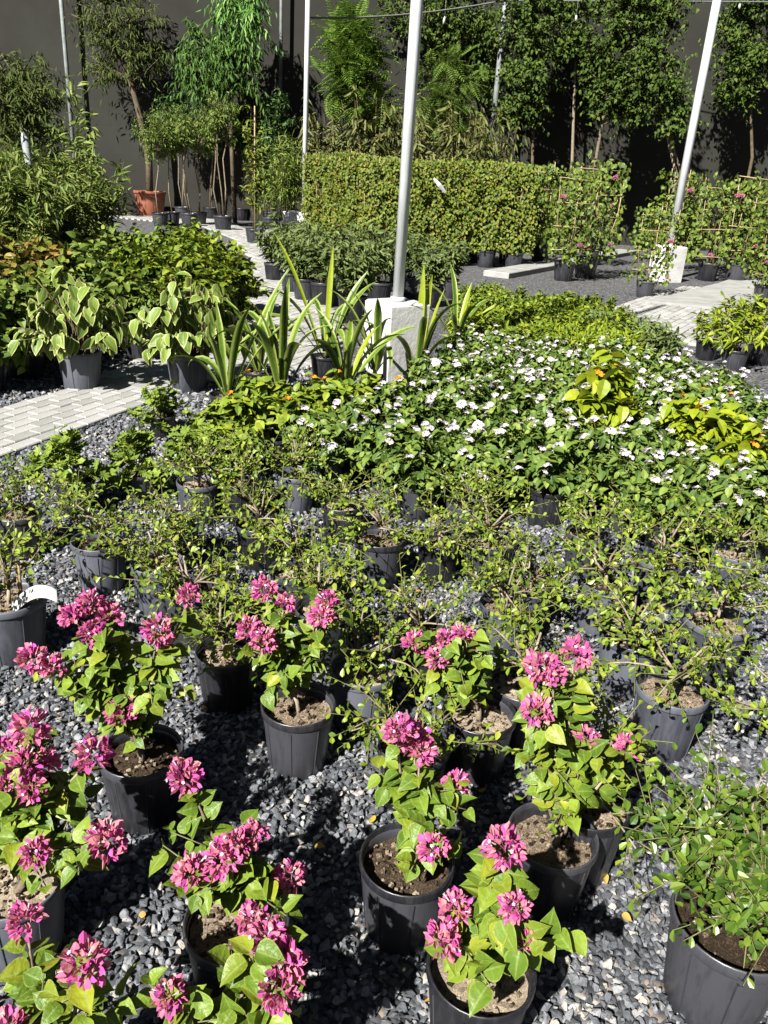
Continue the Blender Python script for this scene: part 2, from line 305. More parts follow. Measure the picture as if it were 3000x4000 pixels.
# crushed stone: real stones near the camera
def stones():
    g = Geo(); tmpl = []
    for k in range(14):
        p = rng.normal(size=(11,3)); p = nrm(p)*rng.uniform(.75,1,(11,1)); p *= np.array([.62,.48,.36])*rng.uniform(.8,1.2,3)
        bm = bmesh.new(); [bm.verts.new(x) for x in p]; bmesh.ops.convex_hull(bm, input=bm.verts[:])
        for v in [v for v in bm.verts if not v.link_faces]: bm.verts.remove(v)
        bmesh.ops.triangulate(bm, faces=bm.faces[:]); bm.verts.index_update(); bm.verts.ensure_lookup_table()
        tmpl.append((np.array([v.co[:] for v in bm.verts]), np.array([[v.index for v in f.verts] for f in bm.faces]))); bm.free()
    pts = []
    for lay, sp in ((0,.0175),(1,.021)):
        y = .55
        while y < 7.2:
            s = sp*(1 + max(0, y-2.6)*.22); xm = .56*y + .55
            xs = np.arange(-xm, xm, s); n = len(xs)
            P = np.stack([xs + rng.uniform(-.5,.5,n)*s, y + rng.uniform(-.5,.5,n)*s, np.full(n, .004 + lay*.009) + rng.uniform(-.003,.004,n), np.full(n, s*1.12)], 1)
            if lay: P = P[rng.random(n) < .55]
            pts.append(P); y += s
    P = np.concatenate(pts)
    P = P[~inside(P[:,:2], PATH)]
    n = len(P); which = rng.integers(0, len(tmpl), n)
    e = rng.uniform(0, 2*np.pi, n); ti = rng.normal(0,.5,n); tj = rng.normal(0,.5,n)
    ca, sa = np.cos(e), np.sin(e); ci, si = np.cos(ti), np.sin(ti); cj, sj = np.cos(tj), np.sin(tj)
    o = np.zeros(n); l = np.ones(n)
    Rz = np.stack([np.stack([ca,-sa,o],-1), np.stack([sa,ca,o],-1), np.stack([o,o,l],-1)],-2)
    Rx = np.stack([np.stack([l,o,o],-1), np.stack([o,ci,-si],-1), np.stack([o,si,ci],-1)],-2)
    Ry = np.stack([np.stack([cj,o,sj],-1), np.stack([o,l,o],-1), np.stack([-sj,o,cj],-1)],-2)
    R = Rz @ Rx @ Ry; sc = P[:,3]*rng.uniform(.65,1.35,n)
    for k, (V, T) in enumerate(tmpl):
        ix = np.where(which == k)[0]
        W = np.einsum('nij,kj->nki', R[ix], V)*sc[ix][:,None,None] + P[ix,None,:3]
        g.add(W.reshape(-1,3), (T[None] + (np.arange(len(ix))*len(V))[:,None,None]).reshape(-1,3))
    o = link('gravel', g.mesh('gravel', M['stone'])); o['kind'] = 'stuff'
    o['label'] = 'dark grey crushed stone gravel covering the ground between the pots'; o['category'] = 'gravel'
    return n
stones()

# ---------------------------------------------------------------- poles, footings, ropes
def pole(x, y, h, r, label, foot=None, rz=0, mat='galv', wrap=False):
    t = thing('shade_pole', label, 'pole', (x, y, 0), 0, None)
    g = Geo(); tube(g, [(0,0,(foot[2]-.02 if foot else 0)),(0,0,h*.5),(0,0,h)], r, 20); link('pole_tube', g.mesh('pole_tube', M[mat], True), t)
    if foot:
        g = Geo(); box(g, (0,0,foot[2]/2-.02), (foot[0],foot[1],foot[2]+.04), rz, 0, .015); link('concrete_footing', g.mesh('concrete_footing', M['footing']), t)
        g = Geo(); lathe(g, [(r*1.01,foot[2]),(r*1.35,foot[2]+.004),(r*1.3,foot[2]+.03),(r*1.02,foot[2]+.034)], 20); link('collar', g.mesh('collar', M[mat], True), t)
    return t
p3 = (-0,6.19)
pole(p3[0], p3[1], 6.5, .042, 'thick galvanised pole on white concrete footing behind the strap-leaved plants', (.36,.34,.72), math.radians(38))
pole(-2.31, 19.7, 8.5, .055, 'slim galvanised pole on grey concrete footing at the end of the vine hedge', (.78,.62,.68), math.radians(-20))
pole(5.2, 16.3, 8.5, .075, 'galvanised pole on footing flecked with leaf shade, among the trellised shrubs', (.42,.5,.66), math.radians(25))
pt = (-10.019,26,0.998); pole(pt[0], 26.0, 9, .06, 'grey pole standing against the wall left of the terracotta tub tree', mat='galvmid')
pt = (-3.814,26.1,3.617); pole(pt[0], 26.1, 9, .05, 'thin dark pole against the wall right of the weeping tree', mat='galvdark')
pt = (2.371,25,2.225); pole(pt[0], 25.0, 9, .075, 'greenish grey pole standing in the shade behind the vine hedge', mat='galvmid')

def cable(name, pts, r, label, cat, mat='wire'):
    g = Geo(); tube(g, pts, r, 5); return thing(name, label, cat, me=g.mesh(name, M[mat], True))
A = np.array((-2.336,19.7,4.578)); Bm = np.array((-0.214,22.5,5.206)); Cc = np.array((2.339,25,6.069))
ts = np.linspace(0,1,14)[:,None]; cable('guy_rope', (1-ts)**2*A + 2*ts*(1-ts)*(2*Bm-.5*A-.5*Cc) + ts**2*Cc, .022, 'pale rope slung between the slim pole and the pole behind the hedge', 'rope')
D1 = np.array((2.339,25,6.069)); D2 = np.array((8.949,24,6.23))
cable('support_cable', D1 + (D2-D1)*ts*1.2, .018, 'dark straight cable running level above the trees', 'cable', 'galvdark')
for lab, a, b in (('small white tag hanging on a string in front of the dark wall', (0.746,24,5.449), (0.725,24,5.282)),
             ('small white tag dangling among the dark tree crowns', (4.129,24,5.667), (4.138,24,5.534)),
             ('small white tag hanging beside the footing pole high in the trees', (8.245,24,6.15), (8.261,24,6.029))):
    g = Geo(); a = np.array(a); b = np.array(b); tube(g, [a, a*.5+b*.5, b], [.02,.035,.02], 6); tube(g, [a, a+np.array([0,0,1.2])], .006, 4)
    thing('hanging_tag', lab, 'tag', me=g.mesh('hanging_tag', M['white'], True))

# ---------------------------------------------------------------- leaf shapes
def leaf_shape(rows, fold=.25, bend=.15, cols=1):
    """rows of (x, half width); last row closes to a tip. cols=1: left, mid, right; cols=2: two steps a side"""
    V = []; E = []; T = []; Q = []; ws = [-1, 0, 1] if cols == 1 else [-1, -.62, 0, .62, 1]
    k = len(ws)
    for x, wd in rows[:-1]:
        for u in ws: V.append((x, u*wd, abs(u)*wd*fold - bend*x*x)); E.append(abs(u) if cols == 1 else {1:1.,.62:.5}.get(abs(u), 0.))
    V.append((rows[-1][0], 0, -bend*rows[-1][0]**2)); E.append(1.); tip = len(V)-1
    for r in range(len(rows)-2):
        for c in range(k-1): Q.append((r*k+c, (r+1)*k+c, (r+1)*k+c+1, r*k+c+1))
    r = len(rows)-2
    for c in range(k-1): T.append((r*k+c, tip, r*k+c+1))
    return np.array(V), np.array(T), np.array(Q).reshape(-1,4), np.array(E)
OVATE = [leaf_shape([(0,.02),(.015,.13),(.07,.25),(.18,.345),(.32,.375),(.48,.345),(.64,.26),(.78,.16),(.9,.06),(1,0)], f, b, 2) for f, b in ((.25,.10),(.5,.32),(.1,.5),(.7,.15),(.35,-.12))]
BRACT = leaf_shape([(0,.06),(.35,.33),(.7,.24),(1,0)], .55, -.12)
SMALL = leaf_shape([(0,.07),(.42,.27),(.75,.30),(1,0)], .35, .1)
OVAL = leaf_shape([(0,.08),(.16,.27),(.42,.34),(.72,.22),(1,0)], .3, .25)
OVAL_FAR = leaf_shape([(0,.06),(.35,.32),(1,0)], .3, .25)
LANCE = leaf_shape([(0,.03),(.35,.1),(.7,.075),(1,0)], .35, .35)
LANCE2 = leaf_shape([(0,.04),(.4,.17),(.75,.1),(1,0)], .35, .35)
VARI = leaf_shape([(0,.05),(.2,.27),(.5,.31),(.78,.17),(1,0)], .3, .38, 2)
def lobed():
    V = [(0,0,0)]; n = 15
    for k in range(n):
        a = math.radians(-150 + 300*k/(n-1)); r = .5*(1 if k % 2 == 0 else .62); V.append((.42+r*math.cos(a), r*math.sin(a), .10*abs(math.sin(a)) - .1*(k % 2)))
    V.append((.35,0,-.03)); T = [(k, k+1, n+1) for k in range(1, n)] + [(n, 0, n+1), (0, 1, n+1)]
    return np.array(V), np.array(T), np.zeros((0,4), int), np.zeros(n+2)
LOBED = lobed()
def frond(n=11):
    V = []; Q = []; T = []
    V += [(0,.006,0),(0,-.006,0),(.97,-.003,-.2),(.97,.003,-.2)]; Q.append((0,1,2,3))
    for k in range(n):
        x = .12 + .86*k/(n-1); L = .26*math.sin(math.pi*(.18+.75*k/(n-1))); z = -.2*x*x
        for s in (-1, 1):
            i = len(V); V += [(x,0,z),(x+.03+.02,s*L*.45,z-.01),(x+.07,s*L,z-.05),(x-.015,s*L*.5,z-.012)]; Q.append((i,i+1,i+2,i+3))
    return np.array(V), np.zeros((0,3),int), np.array(Q), np.zeros(len(V))
FROND = frond()

def put_leaves(g, sh, P, D, U, S, mat=0, wid=1.0):
    V, T, Q, E = sh; n = len(P)
    if n == 0: return
    D = nrm(D); sd = nrm(np.cross(U, D)); N = np.cross(D, sd); S = np.asarray(S)[:,None,None]
    W = P[:,None] + S*(V[None,:,0:1]*D[:,None] + wid*V[None,:,1:2]*sd[:,None] + V[None,:,2:3]*N[:,None])
    off = (np.arange(n)*len(V))[:,None,None]
    g.add(W.reshape(-1,3), (T[None]+off).reshape(-1,3) if len(T) else None, (Q[None]+off).reshape(-1,4) if len(Q) else None, np.tile(E, n), mat)

def unit(r, n): return nrm(r.normal(size=(n,3)))
def branchy(r, wood, lf, starts, ends, sh, size, main=(8,.4,1.), twigs=(4,.35,1.,.05,.1), per=6, bend=.18, lift=.35, axis=.45, droop=.15, up=1., rough=.45, wr=.0025, grav=0., wseg=5, tw_wood=True, spread=.9):
    """branches from starts to ends, twigs on them, leaves on both"""
    P = []; A = []
    for a, b in zip(np.asarray(starts, float), np.asarray(ends, float)):
        L = np.linalg.norm(b-a); c = (a+b)/2 + r.normal(size=3)*bend*L*.6 + np.array([0,0,lift*bend*L*2])
        t = np.linspace(0,1,wseg)[:,None]; B = (1-t)**2*a + 2*t*(1-t)*c + t*t*b
        if wood is not None: tube(wood, B, np.linspace(wr, wr*.45, wseg), 4)
        def at(u): u = np.asarray(u)[:,None]; return (1-u)**2*a + 2*u*(1-u)*c + u*u*b, nrm(2*(1-u)*(c-a) + 2*u*(b-c))
        n, t0, t1 = main
        if n: p, d = at(np.sort(r.uniform(t0, t1, n))); P.append(p); A.append(d)
        m, t0, t1, l0, l1 = twigs
        if m:
            p, d = at(r.uniform(t0, t1, m)); td = nrm(d*.55 + unit(r, m)*spread + np.array([0,0,.18]))
            for k in range(m):
                ln = r.uniform(l0, l1); s = np.linspace(.12, 1, per)[:,None]*ln
                q = p[k] + td[k]*s + np.array([0,0,-grav])*s*s/max(l1,1e-6)
                P.append(q); A.append(np.repeat(td[k][None], per, 0) + np.array([0,0,-1.6*grav])*s/max(l1,1e-6))
                if wood is not None and tw_wood: tube(wood, [p[k], q[per//2], q[-1]], [wr*.45, wr*.35, wr*.25], 3, 1 if wood_two(wood) else 0, False)
    P = np.concatenate(P); A = nrm(np.concatenate(A)); n = len(P)
    pp = unit(r, n); pp = nrm(pp - A*(pp*A).sum(1, keepdims=True))
    D = A*axis + pp*.9 + np.array([0,0,-droop]); U = np.array([0,0,up]) + SUN*.35 + r.normal(size=(n,3))*rough
    put_leaves(lf, sh, P, D, U, r.uniform(size[0], size[1], n))
    return P
def wood_two(w): return getattr(w, 'two', False)
def Wood(): w = Geo(); w.two = True; return w

# ---------------------------------------------------------------- pots
def pot_meshes():
    g = Geo(); lathe(g, [(0,.0),(.76,.0),(.78,.012),(.865,.42),(.955,.86),(.955,.93),(.93,.93),(.915,.86),(.88,.6)], 36)
    for k in range(8):                                    # moulded ribs
        a = 2*math.pi*k/8 + .2; ca, sa = math.cos(a), math.sin(a); s = .012
        V = []
        for z, rr in ((.03,.79),(.84,.96)):
            for dr, dt in ((-.02,-s),(.012,-s*.5),(.012,s*.5),(-.02,s)): V.append(((rr+dr)*ca - dt*sa, (rr+dr)*sa + dt*ca, z))
        g.add(V, None, [(0,4,5,1),(1,5,6,2),(2,6,7,3)])
    rim = Geo(); lathe(rim, [(.952,.885),(1.0,.89),(1.012,.905),(1.012,.985),(1.0,1.0),(.972,1.0),(.955,.985),(.945,.9)], 36)
    return g, rim
_p, _r = pot_meshes()
POT = {k: (_p.mesh('pot', M[k], True), _r.mesh('rim', M[k], True)) for k in ('pot','potgrey','terracotta')}
def soil_mesh(seed):
    r = np.random.default_rng(seed); g = Geo(); seg = 22; rings = [.0,.25,.5,.72,.9]
    V = [(0,0,.84)]; 
    for q in rings[1:]:
        for k in range(seg): a = 2*math.pi*k/seg; V.append((q*math.cos(a), q*math.sin(a), .82 + r.uniform(-.03,.035)))
    T = [(0, 1+k, 1+(k+1) % seg) for k in range(seg)]; Q = []
    for i in range(len(rings)-2):
        for k in range(seg): Q.append((1+i*seg+k, 1+(i+1)*seg+k, 1+(i+1)*seg+(k+1) % seg, 1+i*seg+(k+1) % seg))
    g.add(V, T, Q)
    for k in range(90):                                   # chips of bark and lumps of potting mix
        a = r.uniform(0, 6.28); q = .86*math.sqrt(r.random()); s = r.uniform(.025,.075)
        box(g, (q*math.cos(a), q*math.sin(a), .835 + r.uniform(0,.02)), (s*r.uniform(.8,1.8), s, s*.35), r.uniform(0,3))
    return g.mesh('soil', M['soil'])
SOIL = [soil_mesh(k) for k in (1,2,3)]
npot = 0
def add_pot(root, rad, h, kind='pot'):
    global npot; npot += 1
    p = link('pot', POT[kind][0], root); p.scale = (rad, rad, h); p.rotation_euler = (0,0,npot*1.3)
    link('rim', POT[kind][1], p)
    s = link('soil', SOIL[npot % 3], root); s.scale = (rad, rad, h); s.rotation_euler = (0,0,npot*2.1)
    return h*.83
def parts(root, wood, lf, leafm, wm=('bark','twig'), lname='foliage', wname='stems'):
    if wood is not None and wood.n: link(wname, wood.mesh(wname, [M[k] for k in wm], True), root)
    o = link(lname, lf.mesh(lname, leafm if not isinstance(leafm, str) else M[leafm]), root); o['kind'] = 'stuff'
    return o

def dome(r, n, R, h, z0, lo=.15):
    a = r.uniform(0, 2*np.pi, n); e = np.arcsin(r.uniform(lo, 1, n)); q = r.uniform(.75, 1.05, n)
    return np.stack([R*q*np.cos(e)*np.cos(a), R*q*np.cos(e)*np.sin(a), z0 + h*q*np.sin(e)], 1)

# ---------------------------------------------------------------- plant kinds (each returns the Empty that carries pot and plant)
def wiry(seed, rad=.102, h=.205, H=.22, R=.29, leafm='wiry', size=(.016,.027), n=8, pk='pot', tw=7, nl=6):
    r = np.random.default_rng(seed); t = thing('potted_wiry_shrub', '', 'potted shrub'); z = add_pot(t, rad, h, pk)
    w = Wood(); lf = Geo(); fork = np.array([r.normal()*.008, r.normal()*.008, z + r.uniform(.05,.09)])
    tube(w, [(0,0,z-.02), (fork*np.array([.5,.5,1]) + np.array([0,0,z]))/np.array([1,1,2]), fork], [.0075,.0065,.0055], 6)
    az = np.arange(n)*2.399 + r.uniform(0,6); el = r.uniform(.0, 1., n)
    ends = np.stack([R*r.uniform(.55,1.1,n)*np.cos(az)*(1-.5*el), R*r.uniform(.55,1.1,n)*np.sin(az)*(1-.5*el), z + H*(.25+.75*el)], 1)
    st = np.repeat(fork[None], n, 0) + r.normal(size=(n,3))*.008
    branchy(r, w, lf, st, ends, SMALL, size, (10,.3,1.), (tw,.22,1.,.05,.15), nl, .25, .2, .5, .05, 1., .6, .0042, wseg=6)
    for k in range(3):                                    # pruned bare stubs
        a = r.uniform(0,6.28); e = fork + np.array([math.cos(a)*.06, math.sin(a)*.06, r.uniform(.05,.12)]); tube(w, [fork, (fork+e)/2 + r.normal(size=3)*.008, e], [.005,.0042,.0036], 5)
    parts(t, w, lf, leafm); return t

UMBEL = []
for k in range(3):
    r = np.random.default_rng(40+k); g = Geo(); n = 24; a = np.arange(n)*2.399; q = np.sqrt((np.arange(n)+.5)/n)
    P = np.stack([q*.0135*np.cos(a), q*.0135*np.sin(a), .006*(1-q*q)], 1); 
    D = np.stack([np.cos(a+1.2), np.sin(a+1.2), r.uniform(-.1,.3,n)], 1)
    put_leaves(g, leaf_shape([(0,.25),(.55,.5),(1,0)], .2, .1), P, D, np.array([0,0,1.]) + np.stack([np.cos(a)*q,np.sin(a)*q,0*a],1)*.9 + r.normal(size=(n,3))*.15, r.uniform(.007,.011,n))
    UMBEL.append(g)
UMB_W = [g.mesh('flower_head', M['petal']) for g in UMBEL]; UMB_O = [g.mesh('flower_head', M['orange']) for g in UMBEL]
def lantana(seed, leafm='lantana', nflow=8, um=None, R=.25, H=.27, n=34, size=(.036,.058), nm='potted_lantana', rad=.1, h=.19):
    r = np.random.default_rng(seed); t = thing(nm, '', 'potted flower'); z = add_pot(t, rad, h)
    w = Wood(); lf = Geo(); E = dome(r, n, R, H, z, .2); st = np.stack([r.normal(size=n)*.015, r.normal(size=n)*.015, np.full(n, z)], 1)
    branchy(r, w, lf, st, E, OVAL, size, (9,.5,1.02), (3,.5,.95,.04,.08), 5, .15, .2, .3, .28, 1.2, .4, .003, tw_wood=False)
    parts(t, w, lf, leafm, ('twig','twig'))
    top = E[np.argsort(-E[:,2])][:max(nflow*2, nflow)]; r.shuffle(top)
    for k in range(nflow):
        o = link('flower_head', (um or UMB_W)[k % 3], t); p = top[k % len(top)]
        q = top[(k//3*3) % len(top)]; p = p*.35 + q*.65 if r.random() < .6 else p; o.location = (p[0]*1.05 + r.normal()*.02, p[1]*1.05 + r.normal()*.02, p[2] + r.uniform(.012,.06)); o.rotation_euler = (r.normal()*.35, r.normal()*.35, r.uniform(0,6.28)); s = r.uniform(.8,1.9); o.scale = (s,s,s)
        g = Geo(); tube(g, [(p[0]*.98,p[1]*.98,p[2]-.02), o.location[:]], .0012, 3)
        link('flower_stalk', g.mesh('flower_stalk', M['twig']), t)
    return t
def bush(seed, leafm, sh=OVAL, R=.25, H=.4, n=30, size=(.04,.06), rad=.13, h=.24, droop=.3, main=(12,.3,1.), twigs=(4,.35,1.,.05,.1), per=5, lo=.1, nm='potted_bush', cat='potted shrub', pk='pot', axis=.4, up=1., wr=.004, wm=('barkdark','twig'), grav=0., pot=True, rough=.45):
    r = np.random.default_rng(seed); t = thing(nm, '', cat); z = add_pot(t, rad, h, pk) if pot else .02
    w = Wood(); lf = Geo(); E = dome(r, n, R, H, z, lo); st = np.stack([r.normal(size=n)*rad*.25, r.normal(size=n)*rad*.25, np.full(n, z)], 1)
    branchy(r, w, lf, st, E, sh, size, main, twigs, per, .15, .25, axis, droop, up, rough, wr, grav, tw_wood=False)
    parts(t, w, lf, leafm, wm); return t
def reed(seed, leafm, H=1., R=.35, n=22, size=(.08,.14), rad=.15, h=.28, sh=LANCE, per=9, nm='potted_reed', wm=('twig','twig'), pot=True, droop=.35, tw=5):
    """upright canes with narrow leaves"""
    r = np.random.default_rng(seed); t = thing(nm, '', 'potted plant'); z = add_pot(t, rad, h) if pot else .0
    w = Wood(); lf = Geo(); a = r.uniform(0,6.28,n); q = R*np.sqrt(r.random(n)); hh = H*r.uniform(.55,1.05,n)
    E = np.stack([q*np.cos(a), q*np.sin(a), z+hh], 1); st = E*np.array([.25,.25,0]) + np.array([0,0,z])
    branchy(r, w, lf, st, E, sh, size, (14,.25,1.), (tw,.3,1.,H*.06,H*.14), per//2+1, .06, .1, .6, droop, .8, .5, .004, tw_wood=False)
    parts(t, w, lf, leafm, wm); return t
def standard(seed, leafm='standard', H=2.3, cr=(.55,.55,.7), rad=.24, h=.36, stems=3, size=(.07,.11), n=26, sh=LANCE2, bark='bark', pk='pot', nm='standard_shrub', lean=.12):
    """small clear-stemmed tree in a pot"""
    r = np.random.default_rng(seed); t = thing(nm, '', 'potted tree'); z = add_pot(t, rad, h, pk)
    w = Wood(); lf = Geo(); C = np.array([r.normal()*lean, r.normal()*lean*.5, H]); tops = []
    for k in range(stems):
        e = C + np.array([r.normal()*.15, r.normal()*.15, -cr[2]*r.uniform(.4,.8)]); b = np.array([r.normal()*.05, r.normal()*.05, z-.02])
        m1 = b*.65 + e*.35 + r.normal(size=3)*np.array([.06,.06,0]); m2 = b*.3 + e*.7 + r.normal(size=3)*np.array([.06,.06,0])
        tube(w, [b, m1, m2, e, e*.5 + C*.5 + r.normal(size=3)*.05], [.02,.018,.016,.013,.008], 6); tops += [m2*.3+e*.7, e]
    u = unit(r, n)*r.uniform(.6,1.05,(n,1))*np.array(cr); E = C + u; st = np.array(tops)[r.integers(0, len(tops), n)]
    branchy(r, w, lf, st, E, sh, size, (16,.35,1.), (9,.35,1.,.1,.26), 6, .15, .2, .4, .3, 1., .5, .007, tw_wood=False)
    parts(t, w, lf, leafm, (bark,'twig')); return t
def trellis(seed, leafm='vine', H=1.75, W=.62, dens=1500, size=(.05,.09), nflow=0, loose=.16, sticks=True, rad=.19, h=.32, dep=.24, nm='trellis_vine', cat='potted climber', cover=1.0, fy=.0):
    """climber tied to a lattice of canes in a pot"""
    r = np.random.default_rng(seed); t = thing(nm, '', cat); z = add_pot(t, rad, h)
    if sticks:
        for x in np.linspace(-W*.38, W*.38, 3):
            g = Geo(); tube(g, [(x*.6,-fy*.2,z-.05),(x,-fy+r.normal()*.01,z+(H-z)*.5),(x*1.12,-fy+r.normal()*.015,H*r.uniform(.96,1.06))], .008, 6); link('cane', g.mesh('cane', M['bamboo'], True), t)
        for zz in np.linspace(z+.25, H-.06, 4):
            g = Geo(); zz += r.normal()*.03; tube(g, [(-W*.46,-fy-.014,zz+r.normal()*.02),(W*.46,-fy-.014,zz+r.normal()*.02)], .007, 6); link('crossbar', g.mesh('crossbar', M['bamboo'], True), t)
    w = Wood(); lf = Geo()
    for k in range(7):
        x = np.cumsum(r.normal(size=7)*W*.09) + r.uniform(-W*.2,W*.2); tube(w, np.stack([np.clip(x,-W*.45,W*.45)*np.linspace(.2,1,7), r.normal(size=7)*.03, np.linspace(z, H*r.uniform(.75,1), 7)], 1), np.linspace(.007,.003,7), 5)
    n = dens; zz = z + .02 + (H*1.03-z)*r.random(n)**.85; x = r.uniform(-.5,.5,n)*W*(1.05)
    lump = np.sin(x*9+seed) * np.sin(zz*6+seed*1.7) * np.sin(x*4 - zz*3)
    y = -dep*.5*np.sqrt(np.clip(1-(2*x/W/1.2)**2,0,1)) * np.sign(r.random(n)-.38) * r.uniform(.35,1.05,n) + r.normal(size=n)*loose*.2 - lump*.05
    keep = r.random(n) < np.clip(cover + lump*.9, .08, 1); P = np.stack([x,y,zz],1)[keep]; n = len(P)
    sgn = np.sign(P[:,1]+1e-4)
    D = np.stack([r.normal(size=n)*.6, sgn*.35, -.65+r.normal(size=n)*.45],1); U = np.stack([r.normal(size=n)*.35, sgn*.9, .75+r.normal(size=n)*.35],1)
    put_leaves(lf, OVAL, P, D, U, r.uniform(size[0],size[1],n), 0, 1.2)
    ns = 16; st = np.stack([r.uniform(-.45,.45,ns)*W, r.normal(size=ns)*.05, r.uniform(z+.3,H,ns)],1); E = st + unit(r,ns)*np.array([1,1,.7])*loose + np.array([0,0,.08])
    branchy(r, w, lf, st, E, OVAL, size, (7,.1,1.), (0,0,0,0,0), 4, .2, .3, .4, .3, 1., .4, .003)
    parts(t, w, lf, leafm, ('barkdark','twig'))
    for k in range(nflow):
        o = link('flower_cluster', CLUST[k % len(CLUST)], t); o.location = (r.uniform(-.45,.45)*W, -dep*.7, r.uniform(z+.1, H*.95)); s = r.uniform(1.0,1.7); o.scale = (s,s,s)
    return t

# bougainvillea flower heads: papery bracts round a few white florets
CLUST = []
for k in range(6):
    r = np.random.default_rng(70+k); g = Geo(); n = 120; d = unit(r, n); d[:,2] = np.abs(d[:,2])*1.1 - .38; d = nrm(d)
    R0 = np.array([.027,.027,.026]); P = d*R0*r.uniform(.5,1.05,(n,1)) 
    put_leaves(g, BRACT, P, d + unit(r, n)*.55, unit(r, n) + np.array([0,0,.4]), r.uniform(.011,.018,n), 0, 1.2)
    m = 3; dd = nrm(unit(r, m) + np.array([0,-.4,.9]))
    for q in dd:
        tube(g, [q*.02, q*.037], [.0012,.0014], 5, 1); th = np.arange(5)*2*np.pi/5; a = nrm(np.cross(q, [0,.3,1.])); b = np.cross(q, a)
        put_leaves(g, leaf_shape([(0,.2),(.5,.45),(1,0)], .1, 0), np.repeat((q*.037)[None],5,0), np.cos(th)[:,None]*a+np.sin(th)[:,None]*b, np.repeat(q[None],5,0), np.full(5,.0036), 1)
    CLUST.append(g.mesh('flower_cluster', [M['bract'], M['petal']]))
LEAFB = [(lambda G_, s: (put_leaves(G_, s, np.zeros((1,3)), np.array([[1.,0,0]]), np.array([[0,0,1.]]), [1.]), G_)[1])(Geo(), s).mesh('leaf', M['boug'], True) for s in OVATE]
def leaf_objects(root, P, D, U, S, meshes, r, name='leaf'):
    D = nrm(D); sd = nrm(np.cross(U, D)); N = np.cross(D, sd)
    for k in range(len(P)):
        o = bpy.data.objects.new(name, meshes[r.integers(len(meshes))]); COL.objects.link(o); o.parent = root
        s = S[k]; m = np.eye(4); m[:3,0] = D[k]*s; m[:3,1] = sd[k]*s*1.05; m[:3,2] = N[k]*s; m[:3,3] = P[k]; o.matrix_local = Matrix(m.tolist())
def bougainvillea(seed, label, pos, clusters, rad=.105, h=.21, size=(.032,.056), dens=1.0, csize=1.0, pk='pot', shoots=3):
    r = np.random.default_rng(seed); t = thing('potted_bougainvillea', label, 'potted flower', pos, 0, 'bougainvilleas in the front rows')
    z = add_pot(t, rad, h, pk); w = Wood(); P = []; A = []
    base = np.array([0,0,z-.015]); fork = base + np.array([r.normal()*.01, r.normal()*.01, .07]); tube(w, [base,(base+fork)/2+r.normal(size=3)*.004,fork], [.009,.008,.007], 7)
    for c in clusters:
        c = np.array(c) - np.array([pos[0], pos[1], 0]); a = fork + r.normal(size=3)*.006; L = np.linalg.norm(c-a)
        m = a*.45 + c*.55 + np.array([0,0,.12*L]) + r.normal(size=3)*.05*L; tt = np.linspace(0,1,9)[:,None]; B = (1-tt)**2*a + 2*tt*(1-tt)*m + tt*tt*c
        tube(w, B, np.linspace(.0045,.0022,9), 5)
        def at(u): u = np.asarray(u)[:,None]; return (1-u)**2*a + 2*u*(1-u)*m + u*u*c, nrm(2*(1-u)*(m-a) + 2*u*(c-m))
        n = int(np.clip(L/.0135*dens, 9, 40)); p, d = at(np.linspace(.14,.9,n) + r.normal(size=n)*.01); P.append(p); A.append(d)
        for k in range(shoots):
            p, d = at([r.uniform(.2,.72)]); td = nrm(d[0]*.4 + unit(r,1)[0]*.9 + np.array([0,0,.25])); ln = r.uniform(.05,.12); s = np.linspace(.25,1,max(4,int(ln/.016*dens)))[:,None]*ln
            q = p[0] + td*s; P.append(q); A.append(np.repeat(td[None], len(q), 0)); tube(w, [p[0], q[-1]], [.002,.0012], 4, 1)
        o = link('flower_cluster', CLUST[r.integers(6)], t); s = csize*r.uniform(.82,1.14); o.location = c + nrm(c-m)*.014 + np.array([0,-.006,.008]); o.scale = (s,s,s*r.uniform(.95,1.25)); o.rotation_euler = (r.normal()*.3, r.normal()*.3, r.uniform(0,6.28))
    P = np.concatenate(P); A = nrm(np.concatenate(A)); n = len(P); pp = unit(r, n); pp = nrm(pp - A*(pp*A).sum(1, keepdims=True))
    D = A*.35 + pp*.85 + np.array([0,0,-.3]); U = np.array([0,0,.75]) + SUN*.75 + r.normal(size=(n,3))*.35
    leaf_objects(t, P + pp*.006, D, U, r.uniform(size[0], size[1], n), LEAFB, r)
    link('stems', w.mesh('stems', [M['bark'], M['twig']], True), t)
    return t

